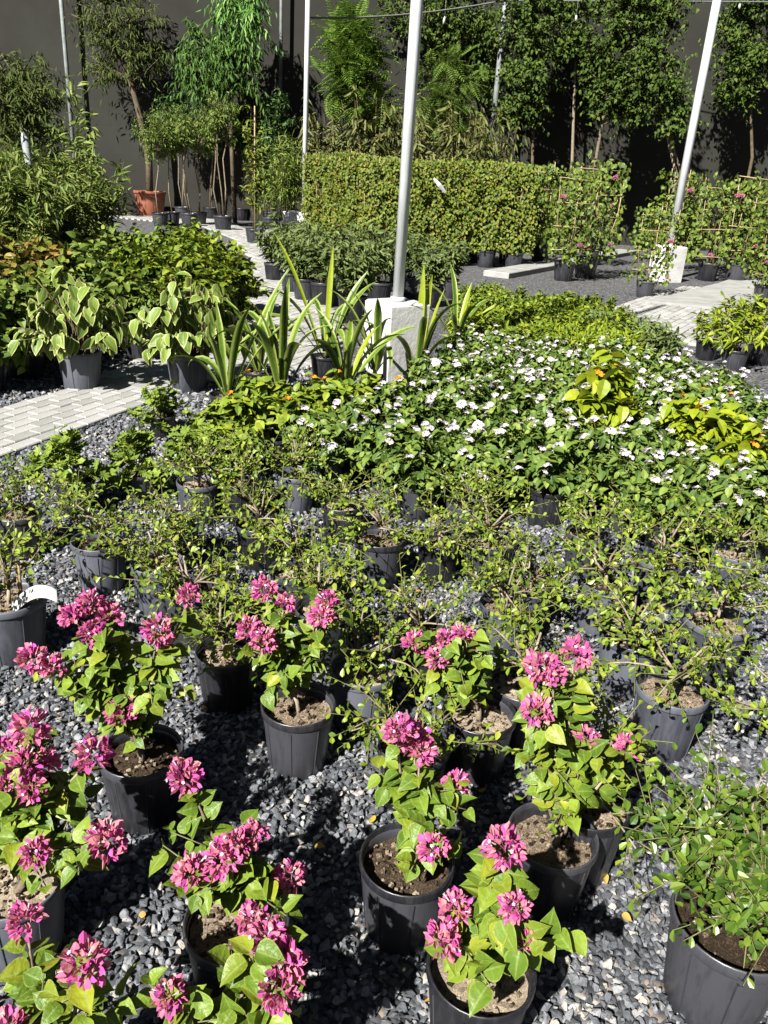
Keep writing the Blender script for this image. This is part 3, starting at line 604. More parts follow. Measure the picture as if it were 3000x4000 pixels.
def strap_clump(seed, label, pos, n=9, L=(.45,.8), wid=.05, lime=0, rad=.12, h=.2, lean=None):
    r = np.random.default_rng(seed); t = thing('potted_strap_leaf_plant', label, 'potted plant', pos, 0, 'strap-leaved plants beside the path'); z = add_pot(t, rad, h)
    for k in range(n):
        az = k*2.399 + r.normal()*.3 + seed; th0 = r.uniform(.1,.62); kk = r.uniform(.4,1.5)*(1.6 if r.random() < .3 else 1); ln = r.uniform(*L); wd = wid*r.uniform(.75,1.2)
        if lean and k < len(lean): az, th0, kk, ln = lean[k]; az = math.radians(az)
        m = 11; s = np.linspace(0,1,m); th = th0 + kk*s**2.2; dx = np.cumsum(np.sin(th))*ln/m; dz = np.cumsum(np.cos(th))*ln/m
        ca, sa = math.cos(az), math.sin(az); mid = np.stack([ca*(dx+.015), sa*(dx+.015), dz+z-.01], 1); side = np.array([-sa, ca, 0.]); nr = np.stack([-np.cos(th)*ca, -np.cos(th)*sa, np.sin(th)], 1)
        prof = wd*np.clip(.6+.9*s,0,1)*np.clip((1-s)*3.2,0.02,1)**.7; tw = r.normal()*.5*s
        us = np.array([-1,-.68,0,.68,1]); ed = np.array([1,.75,0,.75,1])
        sdv = side[None]*np.cos(tw)[:,None] + nr*np.sin(tw)[:,None]
        V = mid[:,None] + us[None,:,None]*prof[:,None,None]*.5*sdv[:,None] + (np.abs(us)[None,:,None]*prof[:,None,None]*.22)*nr[:,None]
        i = np.arange(m-1)[:,None]*5; j = np.arange(4)[None]; g = Geo(); g.add(V.reshape(-1,3), None, np.stack([i+j,i+5+j,i+6+j,i+1+j],-1).reshape(-1,4), np.tile(ed, m))
        link('leaf', g.mesh('leaf', M['straplime' if k < lime else 'strap'], True), t)
    return t

def tree(name, label, base, trunk, crowns, leafm, sh, size, wr=.05, nb=30, per=7, tw=8, tl=(.25,.6), droop=.5, grav=0., bark='barkdark', pk=None, prad=.35, ph=.5, extra=None, axis=.45, main=14, up=.8, rough=.5):
    r = np.random.default_rng(abs(hash(label)) % 1 + len(label)*7 + int(abs(base[0])*100)); t = thing(name, label, 'tree', (base[0], base[1], 0)); o = np.array([base[0], base[1], 0])
    z = add_pot(t, prad, ph, pk) if pk else 0
    w = Wood(); T = np.array(trunk) - o; T = np.concatenate([[[0,0,z-.02]], T]); 
    tube(w, T, np.linspace(wr, wr*.35, len(T)), 8); link('trunk', w.mesh('trunk', [M[bark], M[bark]], True), t)
    w = Wood(); lf = Geo()
    for c, rd, k in crowns:
        c = np.array(c) - o; u = unit(r, k)*r.uniform(.45,1.05,(k,1))*np.array(rd); E = c + u
        dist = np.linalg.norm(E[:,None]-T[None,1:], axis=2) + (T[None,1:,2] > E[:,None,2])*.6; st = T[1:][np.argmin(dist, 1)]
        branchy(r, w, lf, st, E, sh, size, (main,.3,1.), (tw,.3,1.,tl[0],tl[1]), per, .2, .3, axis, droop, up, rough, wr*.22, grav, tw_wood=False)
    link('limbs', w.mesh('limbs', [M[bark], M['twig']], True), t)
    cr = link('crown', lf.mesh('crown', M[leafm]), t); cr['kind'] = 'stuff'
    if extra:
        lf = Geo(); w2 = Wood()
        for c, rd, k, mm in extra:
            c = np.array(c) - o; E = c + unit(r, k)*r.uniform(.3,1.05,(k,1))*np.array(rd); st = np.repeat(T[-1][None], k, 0)
            branchy(r, w2, lf, st, E, sh, size, (main,.5,1.), (tw,.5,1.,tl[0],tl[1]), per, .2, .3, axis, droop, .8, .5, wr*.2, grav, tw_wood=False)
        link('limbs', w2.mesh('limbs', [M[bark], M['twig']], True), t)
        e = link('crown', lf.mesh('crown', M[mm]), t); e['kind'] = 'stuff'; e['label'] = 'upper foliage coloured bright green as if lamplit'
    return t

def place(protos, spots, label, group, r, smin=.92, smax=1.08, z=0, rz=None):
    """first uses the built plants, then copies of them; a spot is (x, y[, scale])"""
    used = 0; out = []
    base = [(p, p.copy) for p in protos]
    for k, s in enumerate(spots):
        p = protos[k % len(protos)]
        o = p if k < len(protos) else copy_tree(p)
        o.location = (s[0], s[1], z); o.rotation_euler = (0,0, r.uniform(0,6.28) if rz is None else rz + r.normal()*.12)
        q = r.uniform(smin, smax)*(s[2] if len(s) > 2 else 1); o.scale = (q,q,q)
        o['label'] = label; o['group'] = group; out.append(o)
    return out

# ---------------------------------------------------------------- placing: bougainvilleas of the front rows
BG = [
 ('pink bougainvillea with tidy heart-shaped leaves, pale potting mix bare in its black pot', (-0.207,1.854),[(-0.298,1.884,0.535),(-0.253,1.854,0.508),(-0.146,1.914,0.49),(-0.157,1.874,0.464),(-0.326,1.814,0.449),(-0.291,1.804,0.429)]),
 ('bougainvillea leaning out to the left of its glossy black pot, brown mulch showing', (0.31,1.872),[(0.196,1.872,0.423),(0.243,1.902,0.418),(0.28,1.922,0.382),(0.179,1.842,0.381),(0.118,1.872,0.408)]),
 ('bougainvillea with a long leafy plume spilling forward over its black pot', (0.101,1.325),[(0.061,1.345,0.526),(0.095,1.375,0.475),(0.108,1.355,0.459),(0.189,1.385,0.349),(0.141,1.265,0.305)]),
 ('tall leafy bougainvillea with magenta heads and small buds, pale stone on its soil', (0.443,1.424),[(0.351,1.424,0.644),(0.429,1.464,0.653),(0.383,1.424,0.626),(0.345,1.364,0.581),(0.595,1.504,0.382),(0.475,1.424,0.466)]),
 ('broad-leaved bougainvillea with three pink heads on one side of a wide black pot', (0.244,1.073),[(0.248,1.073,0.496),(0.271,1.023,0.416),(0.163,1.023,0.332),(0.293,1.033,0.334),(0.187,1.073,0.341)]),
 ('bougainvillea with a crowd of deep pink heads above a wide black pot', (-0.242,1.141),[(-0.237,1.141,0.392),(-0.215,1.171,0.382),(-0.31,1.111,0.358),(-0.155,1.181,0.274),(-0.257,1.121,0.376),(-0.366,1.281,0.413)]),
 ('bougainvillea in front of the pink crowd, its stacked heads nearly touching', (-0.19,0.83),[(-0.172,0.93,0.442),(-0.15,0.91,0.431),(-0.119,0.88,0.414),(-0.125,0.86,0.387),(-0.28,0.85,0.37)]),
 ('bushy bougainvillea with many pink heads fanning out left of its shaded pot', (-0.582,1.62),[(-0.806,1.6,0.468),(-0.756,1.59,0.452),(-0.723,1.64,0.562),(-0.688,1.67,0.582),(-0.651,1.67,0.546),(-0.68,1.62,0.526),(-0.535,1.66,0.521),(-0.474,1.72,0.59),(-0.598,1.57,0.349)]),
 ('bougainvillea with a thick cluster of magenta heads above a grey pot', (-0.724,1.205),[(-0.669,1.265,0.532),(-0.726,1.255,0.476),(-0.673,1.225,0.473),(-0.652,1.255,0.449),(-0.702,1.205,0.428),(-0.65,1.205,0.439),(-0.488,1.125,0.405),(-0.624,1.125,0.37),(-0.56,1.265,0.475)]),
 ('bougainvillea with yellowing lower leaves and one magenta head', (-0.469,0.82),[(-0.421,0.85,0.428),(-0.512,0.8,0.345),(-0.553,0.94,0.395)]),
]
GREY = (8,)
for k, (lab, pos, cl) in enumerate(BG):
    big = k in (6, 9)
    bougainvillea(100+k, lab, pos, cl, pk='potgrey' if k in GREY else 'pot', size=(.034,.058) if k in (4,9) else (.030,.052), dens=1.3 if k in (4,9) else 1.1)

# ---------------------------------------------------------------- wiry shrubs
R_ = np.random.default_rng(5)
W1 = [wiry(200+k) for k in range(5)]; W2 = [wiry(210+k, pk='potgrey') for k in range(4)]
WL = 'wiry small-leaved shrub with crooked pale stems in a black nursery pot on gravel'; WG = 'wiry shrubs standing in rows on the gravel'
w1 = place(W1, [(-0.653,2.466), (-0.465,2.117), (-0.32,2.693), (0.143,2.343), (-0.011,2.991), (0.122,1.731), (0.544,1.54), (0.456,2.025),
           (-0.529,3.089), (0.243,3.057), (-0.193,3.381), (0.911,3.243), (0.457,3.043), (-0.696,3.548), (-0.873,3.044), (0.588,2.736),
           (-0.187,2.414), (0.391,3.481), (-1.55,3.047), (1.786,3.515)], WL, WG, R_)
w2 = place(W2, [(-1.111,2.805), (-0.847,2.68), (-0.032,2.056), (0.467,2.539), (0.873,2.729), (0.87,2.343), (0.911,2.039),
           (1.159,2.97), (1.524,3.121), (-0.888,3.513), (-0.451,3.723)],
      'wiry small-leaved shrub with crooked pale stems in a dusty grey nursery pot on gravel', 'wiry shrubs in dusty grey pots', R_)
for grp, k, lab in ((w1,1,'wiry shrub in a glossy black pot between the bushy and the tidy bougainvilleas'), (w1,5,'low wiry shrub in a pot tucked behind the long leafy plume'),
    (w1,6,'wiry shrub in a low pot hidden behind the tall leafy bougainvillea'), (w1,7,'wiry shrub between the left-leaning and the tall leafy bougainvilleas'), (w1,3,'wiry shrub just behind the left-leaning bougainvillea'),
    (w2,0,'wiry shrub in a dusty pot beside the pot with the white strip'), (w2,1,'wiry shrub in a dusty pot behind the bushy bougainvillea'), (w2,2,'wiry shrub in a half-shaded dusty pot next to the tidy bougainvillea'),
    (w2,6,'wiry shrub in a dusty pot next to the tall leafy bougainvillea, shaded on one side'), (w2,5,'wiry shrub in a dusty pot beside the large flat-topped one'), (w2,9,'wiry shrub in a dusty pot next to the geraniums')):
    grp[k]['label'] = lab
W3 = wiry(230, rad=.118, h=.22, H=.24, R=.3, pk='potgrey', n=7); p = (1.209,2.484)
W3.location = (p[0], p[1], 0); W3['label'] = 'flat-topped wiry shrub on a thick bare stem in a large dusty grey pot'
W4 = wiry(231, rad=.125, h=.23, H=.3, R=.3, n=8, pk='potgrey'); p = (-1.243,2.309)
W4.location = (p[0], p[1], 0); W4['label'] = 'wiry shrub in a grey pot with two canes and a white plastic strip'
for dx, dy in ((.035,.01),(.05,-.005)):
    g = Geo(); tube(g, [(dx,dy,.16),(dx+.004,dy,.30),(dx+.006,dy,.36)], .0045, 6); link('cane', g.mesh('cane', M['bamboo'], True), W4)
g = Geo(); n = 10; s = np.linspace(0,1,n); mid = np.stack([.03+.19*s, -.04-.07*s, .20+.15*s - .05*s**3 + .02*np.sin(s*3)], 1); wv = np.array([-.012,.03,.022])
V = np.concatenate([mid-wv*.6, mid+wv*.6]); g.add(V, None, [(i,i+1,n+i+1,n+i) for i in range(n-1)])
o = thing('plant_label', 'long curled white plastic strip stuck in a grey pot', 'label', (p[0], p[1], 0), 0, None, g.mesh('plant_label', M['white'], True)); o.modifiers.new('thick','SOLIDIFY').thickness = .0015
W5 = wiry(232, rad=.125, h=.24, H=.40, R=.28, n=22, leafm='shrubshaded', size=(.017,.028), tw=14); p = (0.774,1.192)
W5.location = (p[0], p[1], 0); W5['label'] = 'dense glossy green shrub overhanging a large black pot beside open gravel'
W6 = wiry(233, H=.22, R=.42, n=8); p = (1.3,1.934); W6.location = (p[0], p[1], 0); W6['label'] = 'wiry shrub with long twigs trailing across the gravel toward another pot'

# ---------------------------------------------------------------- lantanas
L1 = [lantana(300+k, nflow=(5,12,9,14,7)[k]) for k in range(5)]
BED = [(-.42,3.85),(.2,3.62),(.9,3.5),(1.55,3.35),(2.0,3.75),(2.75,5.4),(2.55,6.3),(1.9,6.75),(1.35,7.2),(.72,7.3),(.38,6.1),(.05,5.0)]
spots = []
for j in range(16):
    for i in range(-6, 14):
        spots.append((.33*i + (.165 if j % 2 else 0) + R_.normal()*.02, 3.45 + .3*j + R_.normal()*.02))
spots = np.array(spots); GOLD = [(1.279,4.587), (1.825,4.317), (1.868,3.891), (1.726,4.419), (-0.108,4.763), (-0.386,4.505), (-0.657,4.31), (-0.868,4.18), (-0.542,4.663), (-0.827,4.598), (-0.245,4.888)]
keep = inside(spots, BED)
for q in GOLD: keep &= np.hypot(spots[:,0]-q[0], spots[:,1]-q[1]) > .13
place(L1, [tuple(s) for s in spots[keep]], 'lantana with dark leaves and flat white flower heads in the crowded bed', 'white lantanas crowded in the bed', R_)
L2 = [lantana(320+k, 'golden', 4, UMB_O, R=.17, H=.42, n=18, size=(.06,.095), nm='potted_golden_lantana') for k in range(2)]
place(L2, [(*GOLD[0], 1.35)] + GOLD[1:4], 'yellow-green broad-leaved lantana with orange flowers among the white lantanas', 'golden lantanas among the white ones', R_)
L3 = [lantana(330+k, 'palegreen', 1, UMB_O, R=.25, H=.3, n=26, size=(.045,.075), nm='potted_green_lantana') for k in range(2)]
place(L3, GOLD[4:], 'light green broad-leaved lantana with few orange flowers before the strap-leaved plants', 'green lantanas before the strap-leaved plants', R_)

# ---------------------------------------------------------------- geraniums
G1 = [bush(340+k, 'geranium', LOBED, .27, .32, 22, (.05,.09), .11, .2, .2, (5,.55,1.02), (2,.4,.9,.03,.07), 3, .1, 'potted_geranium', 'potted plant', wm=('twig','twig'), up=1.3) for k in range(2)]
place(G1, [(-1.412,4.738), (-1.495,3.54), (-0.931,3.891), (-1.24,3.723)], 'scented geranium with deeply lobed pale green leaves on long stalks in a black pot', 'geraniums beside the paved path', R_, .72, .86)

# ---------------------------------------------------------------- strap-leaved plants
SP = [('strap-leaved plant with a few upright striped leaves at the edge of the paving', (-1.087,5.138), 10, 0, (.45,.8)),
      ('strap-leaved plant with dark arching leaves spreading over the path', (-0.742,5.227), 13, 0, (.55,.95)),
      ('strap-leaved plant whose longest blade leans far out over the paving', (-0.568,6.509), 10, 2, (.6,.95)),
      ('strap-leaved plant with low arching leaves in front of the long-bladed one', (-0.334,5.526), 11, 1, (.45,.75)),
      ('strap-leaved plant in a black pot right before the white footing', (-0.134,6.093), 11, 0, (.5,.75)),
      ('strap-leaved plant with broad glowing yellow-green blades', (0.183,6.104), 10, 3, (.55,.85)),
      ('strap-leaved plant half hidden behind the lantanas, one yellow blade tipping over', (0.574,7.555), 10, 2, (.5,.8))]
SP += [('strap-leaved plant with low dark leaves lying out over the paving slabs', (-0.998,5.846), 9, 0, (.45,.75))]
LEAN = {2: [(150,.42,.25,1.1),(80,.12,.1,.9),(30,.35,.3,.8)], 5: [(95,.02,.1,.85),(60,.12,.1,.78),(20,.2,.1,.7)], 6: [(20,.7,.35,.6),(60,.3,.2,.6)], 0: [(35,.42,.15,.95),(120,.25,.2,.65)]}
for k, (lab, pos, n, lime, L) in enumerate(SP): strap_clump(400+k, lab, pos, n, L, .054, lime, lean=LEAN.get(k))

# ---------------------------------------------------------------- rows behind the lantanas
D1 = [bush(420+k, 'lime', LANCE2, .2, .24, 30, (.05,.08), .1, .18, .0, (9,.35,1.02), (3,.4,.95,.05,.1), 4, .15, 'potted_lime_shrub', axis=.7, wm=('twig','twig')) for k in range(3)]
D2 = [bush(425+k, 'bush', OVAL, .22, .28, 30, (.035,.055), .1, .18, .1, (9,.35,1.02), (4,.4,.95,.05,.1), 4, .15, 'potted_green_shrub', axis=.6, wm=('twig','twig')) for k in range(3)]
s1 = []; s2 = []
for j in range(9):
    for i in range(-3, 12):
        x = .3*i + (.15 if j % 2 else 0) + .55; y = 7.35 + .33*j
        if x < .62 + .06*(y-7.4) or x > 2.25 + .14*(y-7.3) : continue
        (s1 if (j < 3 and R_.random() < .85) or R_.random() < .08 else s2).append((x + R_.normal()*.03, y + R_.normal()*.03))
place(D1, s1, 'low shrub with narrow lime-yellow leaves in the row behind the lantanas', 'lime shrubs behind the lantanas', R_)
place(D2, s2, 'low rounded green shrub in the block behind the lime shrubs', 'green shrubs behind the lime ones', R_)
D3 = [bush(428+k, 'ruellia', LANCE2, .2, .3, 22, (.06,.09), .1, .18, .1, (9,.3,1.02), (2,.4,.9,.05,.08), 4, .3, 'potted_grey_shrub', axis=.6, wm=('twig','twig')) for k in range(2)]
place(D3, [(2.3,8.0),(2.15,8.45),(2.45,8.6),(2.6,8.1),(2.5,7.55)], 'grey-green shrub with upright leaves at the end of the lime row', 'grey-green shrubs by the right paving', R_)
RU = [reed(430+k, 'ruellia', .62, .3, 26, (.07,.12), .16, .28, LANCE2, 8, 'potted_lance_leaf_plant', tw=4) for k in range(3)]
rs = [(-1.907,12.509), (-1.489,11.371), (-1.22,10.714), (-0.949,10.418), (-0.518,9.361), (-0.252,10.779), (0.424,10.93), (0.116,11.596), (-0.803,11.649), (-1.201,12.341), (-1.579,13.162), (-0.443,12.474), (-1.903,13.908), (0.721,11.926), (-0.028,13.063)]
place(RU, rs, 'grey-green lance-leaved plant in a large pot in the row beside the paved path', 'lance-leaved plants beside the path', R_)
E1 = [bush(440+k, 'lime', LANCE2, .26, .42, 16, (.07,.11), .13, .22, .0, (16,.4,1.02), (0,0,0,0,0), 4, .3, 'potted_spurge', 'potted plant', axis=.5, wm=('bark','twig'), wr=.006) for k in range(2)]
place(E1, [(3.285,8.472), (3.378,7.95), (3.816,8.398), (4.225,9.655), (3.873,9.525)], 'yellow-green plant with whorls of narrow leaves in a black pot by the right paving', 'yellow-green potted plants by the right paving', R_)

# ---------------------------------------------------------------- left bank
V1 = []
LEAFV = [(lambda G_: (put_leaves(G_, VARI, np.zeros((1,3)), np.array([[1.,0,0]]), np.array([[0,0,1.]]), [1.]), G_)[1])(Geo()).mesh('leaf', M['varieg'], True)]
for k in range(2):
    r = np.random.default_rng(450+k); t = thing('potted_variegated_shrub', '', 'potted shrub'); z = add_pot(t, .16, .29, 'potgrey'); w = Wood(); n = 48; E = dome(r, n, .42, .56, z+.06, .1)
    st = np.stack([r.normal(size=n)*.03, r.normal(size=n)*.03, np.full(n,z)],1); P = []; A = []
    for a, b in zip(st, E):
        c = (a+b)/2 + np.array([0,0,.1]); u = np.linspace(0,1,6)[:,None]; B = (1-u)**2*a + 2*u*(1-u)*c + u*u*b; tube(w, B, np.linspace(.005,.003,6), 5); u = np.linspace(.48,1,6)[:,None]
        P.append((1-u)**2*a + 2*u*(1-u)*c + u*u*b); A.append(np.repeat((b-a)[None],6,0))
    P = np.concatenate(P); n = len(P); rad = nrm(P*np.array([1,1,0]) + r.normal(size=(n,3))*.12)
    leaf_objects(t, P, rad*.7 + np.array([0,0,-.75]) + r.normal(size=(n,3))*.25, np.array([0,0,.7]) + rad*.7 + r.normal(size=(n,3))*.3, r.uniform(.09,.14,n), LEAFV, r)
    link('stems', w.mesh('stems', [M['barkdark'], M['twig']], True), t); V1.append(t)
p = (-2.3,5.738); V1[0].location = (p[0], p[1], 0); V1[0]['label'] = 'shrub with drooping cream-edged leaves in a grey pot alone on the gravel edge'
p = (-1.548,5.909); V1[1].location = (p[0], p[1], 0); V1[1]['label'] = 'shrub with drooping cream-edged leaves beside the paving, in front of the green bushes'
for v in V1: v['group'] = 'cream-edged variegated shrubs'
B1 = [bush(460+k, 'bush', OVAL, .38, .55, 44, (.055,.09), .16, .28, .2, (12,.35,1.02), (4,.4,1.,.08,.16), 5, .05, 'potted_green_bush') for k in range(3)]
bs = [(-1.71,7.853), (-1.794,7.333), (-1.933,9.235), (-1.949,8.777), (-2.174,8.672), (-2.286,10.538), (-2.541,10.657), (-2.638,10.095), (-2.395,8.571), (-2.46,8.204), (-2.886,9.959), (-2.896,9.079), (-2.965,11.893), (-3.25,11.709), (-3.422,10.975)]
place(B1, bs, 'dense green bush in a black pot in the bank left of the path', 'green bushes in the bank left of the path', R_)
B2 = [bush(466+k, 'bushback', OVAL, .36, .5, 40, (.06,.1), .16, .28, .35, (12,.3,1.02), (3,.4,1.,.08,.16), 5, .02, 'potted_broadleaf_bush') for k in range(2)]
place(B2, [(-2.833,5.982), (-2.884,6.566), (-2.478,7.068), (-2.196,6.82), (-3.178,6.458), (-2.912,7.698), (-2.954,7.131), (-2.909,5.528), (-3.304,9.285), (-3.339,8.666), (-3.591,10.586), (-3.991,10.919)], 'dull green broad-leaved bush behind the cream-edged shrub', 'broad-leaved bushes of the left bank', R_)
C1 = [bush(470+k, 'croton', OVAL, .38, .6, 40, (.07,.11), .16, .28, .2, (10,.45,1.02), (2,.5,1.,.08,.16), 5, .15, 'potted_bronze_shrub') for k in range(2)]
place(C1, [(-3.544,7.722), (-3.747,7.632), (-3.626,8.344), (-3.827,7.305)], 'bronze and yellow leaved shrub at the edge of the left bank', 'bronze shrubs of the left bank', R_)
RD = [reed(480+k, 'bamboo_leaf', 1.22, .6, 40, (.11,.19), .2, .32, LANCE, 10, 'potted_oleander', tw=7) for k in range(3)]
rd = [(-4.747,10.387), (-4.683,11.426), (-4.764,12.924), (-5.216,10.623), (-6.112,13.157), (-5.968,14.07), (-5.803,15.113), (-5.704,10.869), (-7.063,16.283), (-7.15,15.086)]
place(RD, rd, 'tall reedy shrub with narrow pale green leaves behind the bronze shrubs', 'tall reedy shrubs on the left', R_, .85, 1.1)
o = reed(485, 'bamboo_leaf', 2.7, .75, 12, (.16,.24), .22, .34, LANCE2, 6, 'potted_tall_cane', tw=4); p = (-6.261,16.969); o.location = (p[0],p[1],0); o['label'] = 'lanky shrub with long side twigs rising before the dark wall'
g = Geo(); a = np.array((-5.735,13,1.968)); b = np.array((-5.712,13,1.451)); c = np.array((-5.733,13,0.454)); c[2] = 0
t = thing('wrapped_young_tree', 'young tree with white wrapped trunk rising out of the reedy shrubs', 'tree', (c[0], c[1], 0))
rr = np.random.default_rng(3); pts = np.array([c, c*.5+b*.5, b, b*.5+a*.5, a]) - np.array([c[0],c[1],0]); tube(g, pts, [.05,.06,.05,.065,.05], 9); link('wrapped_trunk', g.mesh('wrapped_trunk', M['wrap'], True), t)
w = Wood(); lf = Geo(); C = pts[-1]; n = 34; E = C + np.array([-.1,.2,.45]) + unit(rr,n)*np.array([.6,.5,.5]); branchy(rr, w, lf, np.repeat(C[None],n,0), E, LANCE, (.09,.15), (12,.4,1.), (9,.3,1.,.2,.45), 7, .2, .3, .4, .6, .8, .5, .014, tw_wood=False)
link('limbs', w.mesh('limbs', [M['barkdark'], M['twig']], True), t); o = link('crown', lf.mesh('crown', M['treeolive']), t); o['kind'] = 'stuff'

# ---------------------------------------------------------------- clear-stemmed shrubs before the wall
ST = [standard(500+k, H=2.45+.1*k, cr=(.62,.55,.7), stems=(1,2,3)[k], n=30) for k in range(3)]
place(ST, [(-6.364,22.063), (-5.678,22.398), (-4.67,21.862), (-6.219,22.654), (-5.646,23.301)], 'small clear-stemmed tree with a pale green crown in a black pot by the paving', 'clear-stemmed potted trees by the wall', R_, .9, 1.02)
SB = [standard(510+k, 'darkgreen', 2.75, (.7,.6,.75), stems=2, n=30, size=(.1,.16)) for k in range(2)]
place(SB, [(-5.932,25.983), (-5.07,26.504), (-6.579,25.16), (-3.948,25.219), (-4.612,27.076)], 'potted tree with a dark bluish green crown, back row by the wall', 'dark green potted trees by the wall', R_, .95, 1.05)
SC_ = [reed(520+k, 'bushback', 2.0, .45, 26, (.12,.19), .22, .34, LANCE, 10, 'potted_tall_shrub', tw=6) for k in range(2)]
place(SC_, [(-2.995,21.675), (-3.54,22.616), (-3.099,25.682), (-3.898,26.288)], 'tall slender-leaved shrub in a black pot beside the grey footing', 'slender-leaved shrubs beside the grey footing', R_)
o = reed(525, 'vine', 2.35, .22, 16, (.1,.15), .2, .32, LANCE2, 8, 'potted_staked_shrub', tw=5); p = (-3.268,18.572); o.location = (p[0],p[1],0); o['label'] = 'narrow shrub tied to a tall cane in a black pot on the paving edge'
g = Geo(); tube(g, [(.02,-.1,.25),(.03,-.1,2.75)], .014, 6); link('cane', g.mesh('cane', M['bamboo'], True), o)

# ---------------------------------------------------------------- vine hedge and trellised shrubs
VH = [trellis(600+k, H=1.86, W=.66, dens=2900, size=(.04,.07), cover=.74, dep=.34, loose=.24) for k in range(4)]
hs = []
for k in range(5): q = k/4.; hs.append((-1.95 + q*1.1, 19.3 - q*2.3))
for k in range(6): q = k/5.; hs.append((-.52 + q*2.8, 16.55 + q*.25))
for k in range(5): q = k/4.; hs.append((-.35 + q*2.6, 17.35 + q*.25))
place(VH, hs, 'dense climbing vine covering its cane trellis, in the long green hedge row', 'trellised vines forming the hedge', R_, .96, 1.04, rz=.1)
o = VH[0]
g = Geo(); a = np.array((0.528,16.2,1.588)); b = np.array((0.767,16.2,1.359)); tube(g, [a, (a+b)/2+np.array([0,-.03,0]), b], [.02,.04,.025], 4); thing('plant_label', 'white plastic tag tied slantwise to the vine hedge', 'tag', me=g.mesh('plant_label', M['white']))
TB = [trellis(620+k, 'vineback', H=1.75, W=.9, dens=950, size=(.05,.095), nflow=2, loose=.32, cover=.55, dep=.42, fy=.15, nm='trellised_bougainvillea', rad=.2, h=.34) for k in range(4)]
ts_ = [(3.001,15.185), (4.022,13.477), (6.247,16.908), (6.054,13.695), (6.81,16.897), (3.114,18.66), (3.554,15.918), (5.932,18.521), (7.937,17.887), (4.225,18.752)]
tb = place(TB, [(x,y,s) for (x,y),s in zip(ts_, (.95,.78,1.05,.85,1.1,1.1,1.12,1.08,1.1,1.1))], 'bougainvillea sparsely trained on a square cane trellis in a black pot', 'trellised bougainvilleas on the right', R_, .96, 1.04, rz=.15)
tb[1]['label'] = 'smallest trellised bougainvillea, alone on the gravel before the leaf-flecked footing'
HB = [bush(640+k, 'bushback', OVAL, .9, 1.5, 46, (.08,.14), .25, .36, .3, (18,.3,1.02), (5,.4,1.,.15,.3), 5, .05, 'potted_tall_bush', wr=.012) for k in range(2)]
place(HB, [(3.3,21.2),(7.6,18.9),(9.2,18.2),(8.6,20.4),(6.9,21.5),(10.5,19.5)], 'tall leafy bush standing behind the trellised bougainvilleas', 'tall bushes behind the trellises', R_, .9, 1.1)

# ---------------------------------------------------------------- trees before the wall
DR = [reed(660+k, 'treedry', 2.9, .8, 30, (.2,.34), .25, .36, LANCE, 8, 'potted_dry_reed', wm=('bamboo','bamboo'), droop=.9, tw=5) for k in range(2)]
place(DR, [(-2.2,22.2),(-.9,21.8),(.3,21.6),(1.4,21.6),(-1.6,23.4),(2.2,22.4),(-.2,23.2)], 'tall cane plant with drooping dry yellowish leaves behind the vine hedge', 'cane plants behind the hedge', R_, .85, 1.08)
b = (-7.668,26.036); b = (b[0], 25.6)
T1 = tree('tub_tree', 'crooked tree with drooping olive foliage in a terracotta-coloured tub by the wall', b, [(-7.639,25.6,1.52), (-7.777,25.5,2.621), (-7.98,25.4,3.552), (-8.214,25.4,4.174), (-8.456,25.4,4.782), (-8.599,25.4,5.437), (-8.603,25.4,6.191)],
   [((-8.429,25.2,5.086),(1.0,.7,.9),18), ((-8.802,25.3,4.072),(.8,.6,.6),14), ((-7.385,25.2,4.367),(.55,.5,.8),11), ((-7.557,25.2,5.784),(1.0,.8,.8),13), ((-9.013,25.2,5.704),(.7,.6,1.0),12)], 'treeolive', LANCE, (.12,.2), .11, 26, 6, 7, (.3,.7), .8, .35, 'barkdark', 'terracotta', .47, .72)
b = (-5.082,25,2.866)
tree('weeping_tree', 'weeping tree with long hanging leaves, bright green at the top, before the wall', (b[0]+.1,25.0), [(-5.052,25,2.273), (-5.1,25,3.333), (-5.177,25,4.129), (-5.199,25,5.016), (-5.061,25,5.672), (-4.99,25,6.204)],
   [((-5.444,24.9,4.438),(1.25,.8,1.0),30), ((-5.91,24.9,3.794),(.7,.6,.6),14), ((-4.618,24.9,4.15),(.6,.6,.8),14)], 'treeweep', LANCE, (.15,.26), .07, 26, 7, 8, (.3,.75), 1.0, .5, 'barkdark',
   extra=[((-4.733,24.6,5.62),(.75,.6,.75),18,'treelit'), ((-4.368,24.6,4.842),(.45,.5,.6),8,'treelit')])
b = (-0.934,22.5,1.761)
tree('feathery_tree', 'young tree with layered bright green feathery fronds behind the vine hedge', (b[0],22.5), [(-0.94,22.5,1.871), (-0.956,22.5,2.63), (-1.072,22.5,3.258), (-1.339,22.5,3.963), (-1.539,22.5,4.554), (-1.608,22.5,4.846)],
   [((-1.579,22.5,4.152),(.85,.7,.85),26), ((-1.315,22.5,3.452),(.9,.7,.6),20), ((-1.545,22.5,4.702),(.6,.5,.35),10)], 'feather', FROND, (.45,.8), .05, 30, 3, 2, (.15,.3), .12, 0., 'barkdark', axis=.5, main=5, up=1.3, rough=.28)
b = (0.967,23.5,1.884)
tree('feathery_tree', 'duller feathery-leaved tree standing right of the thick galvanised pole', (b[0],23.5), [(0.937,23.5,2.226), (0.905,23.5,3.009), (0.932,23.5,3.666), (0.874,23.5,4.303)],
   [((0.918,23.4,3.764),(.95,.7,.85),24), ((0.936,23.4,2.895),(1.1,.7,.75),26)], 'feather2', FROND, (.4,.7), .05, 30, 3, 2, (.15,.3), .2, 0., 'barkdark', axis=.5, main=6, up=1.2, rough=.3)
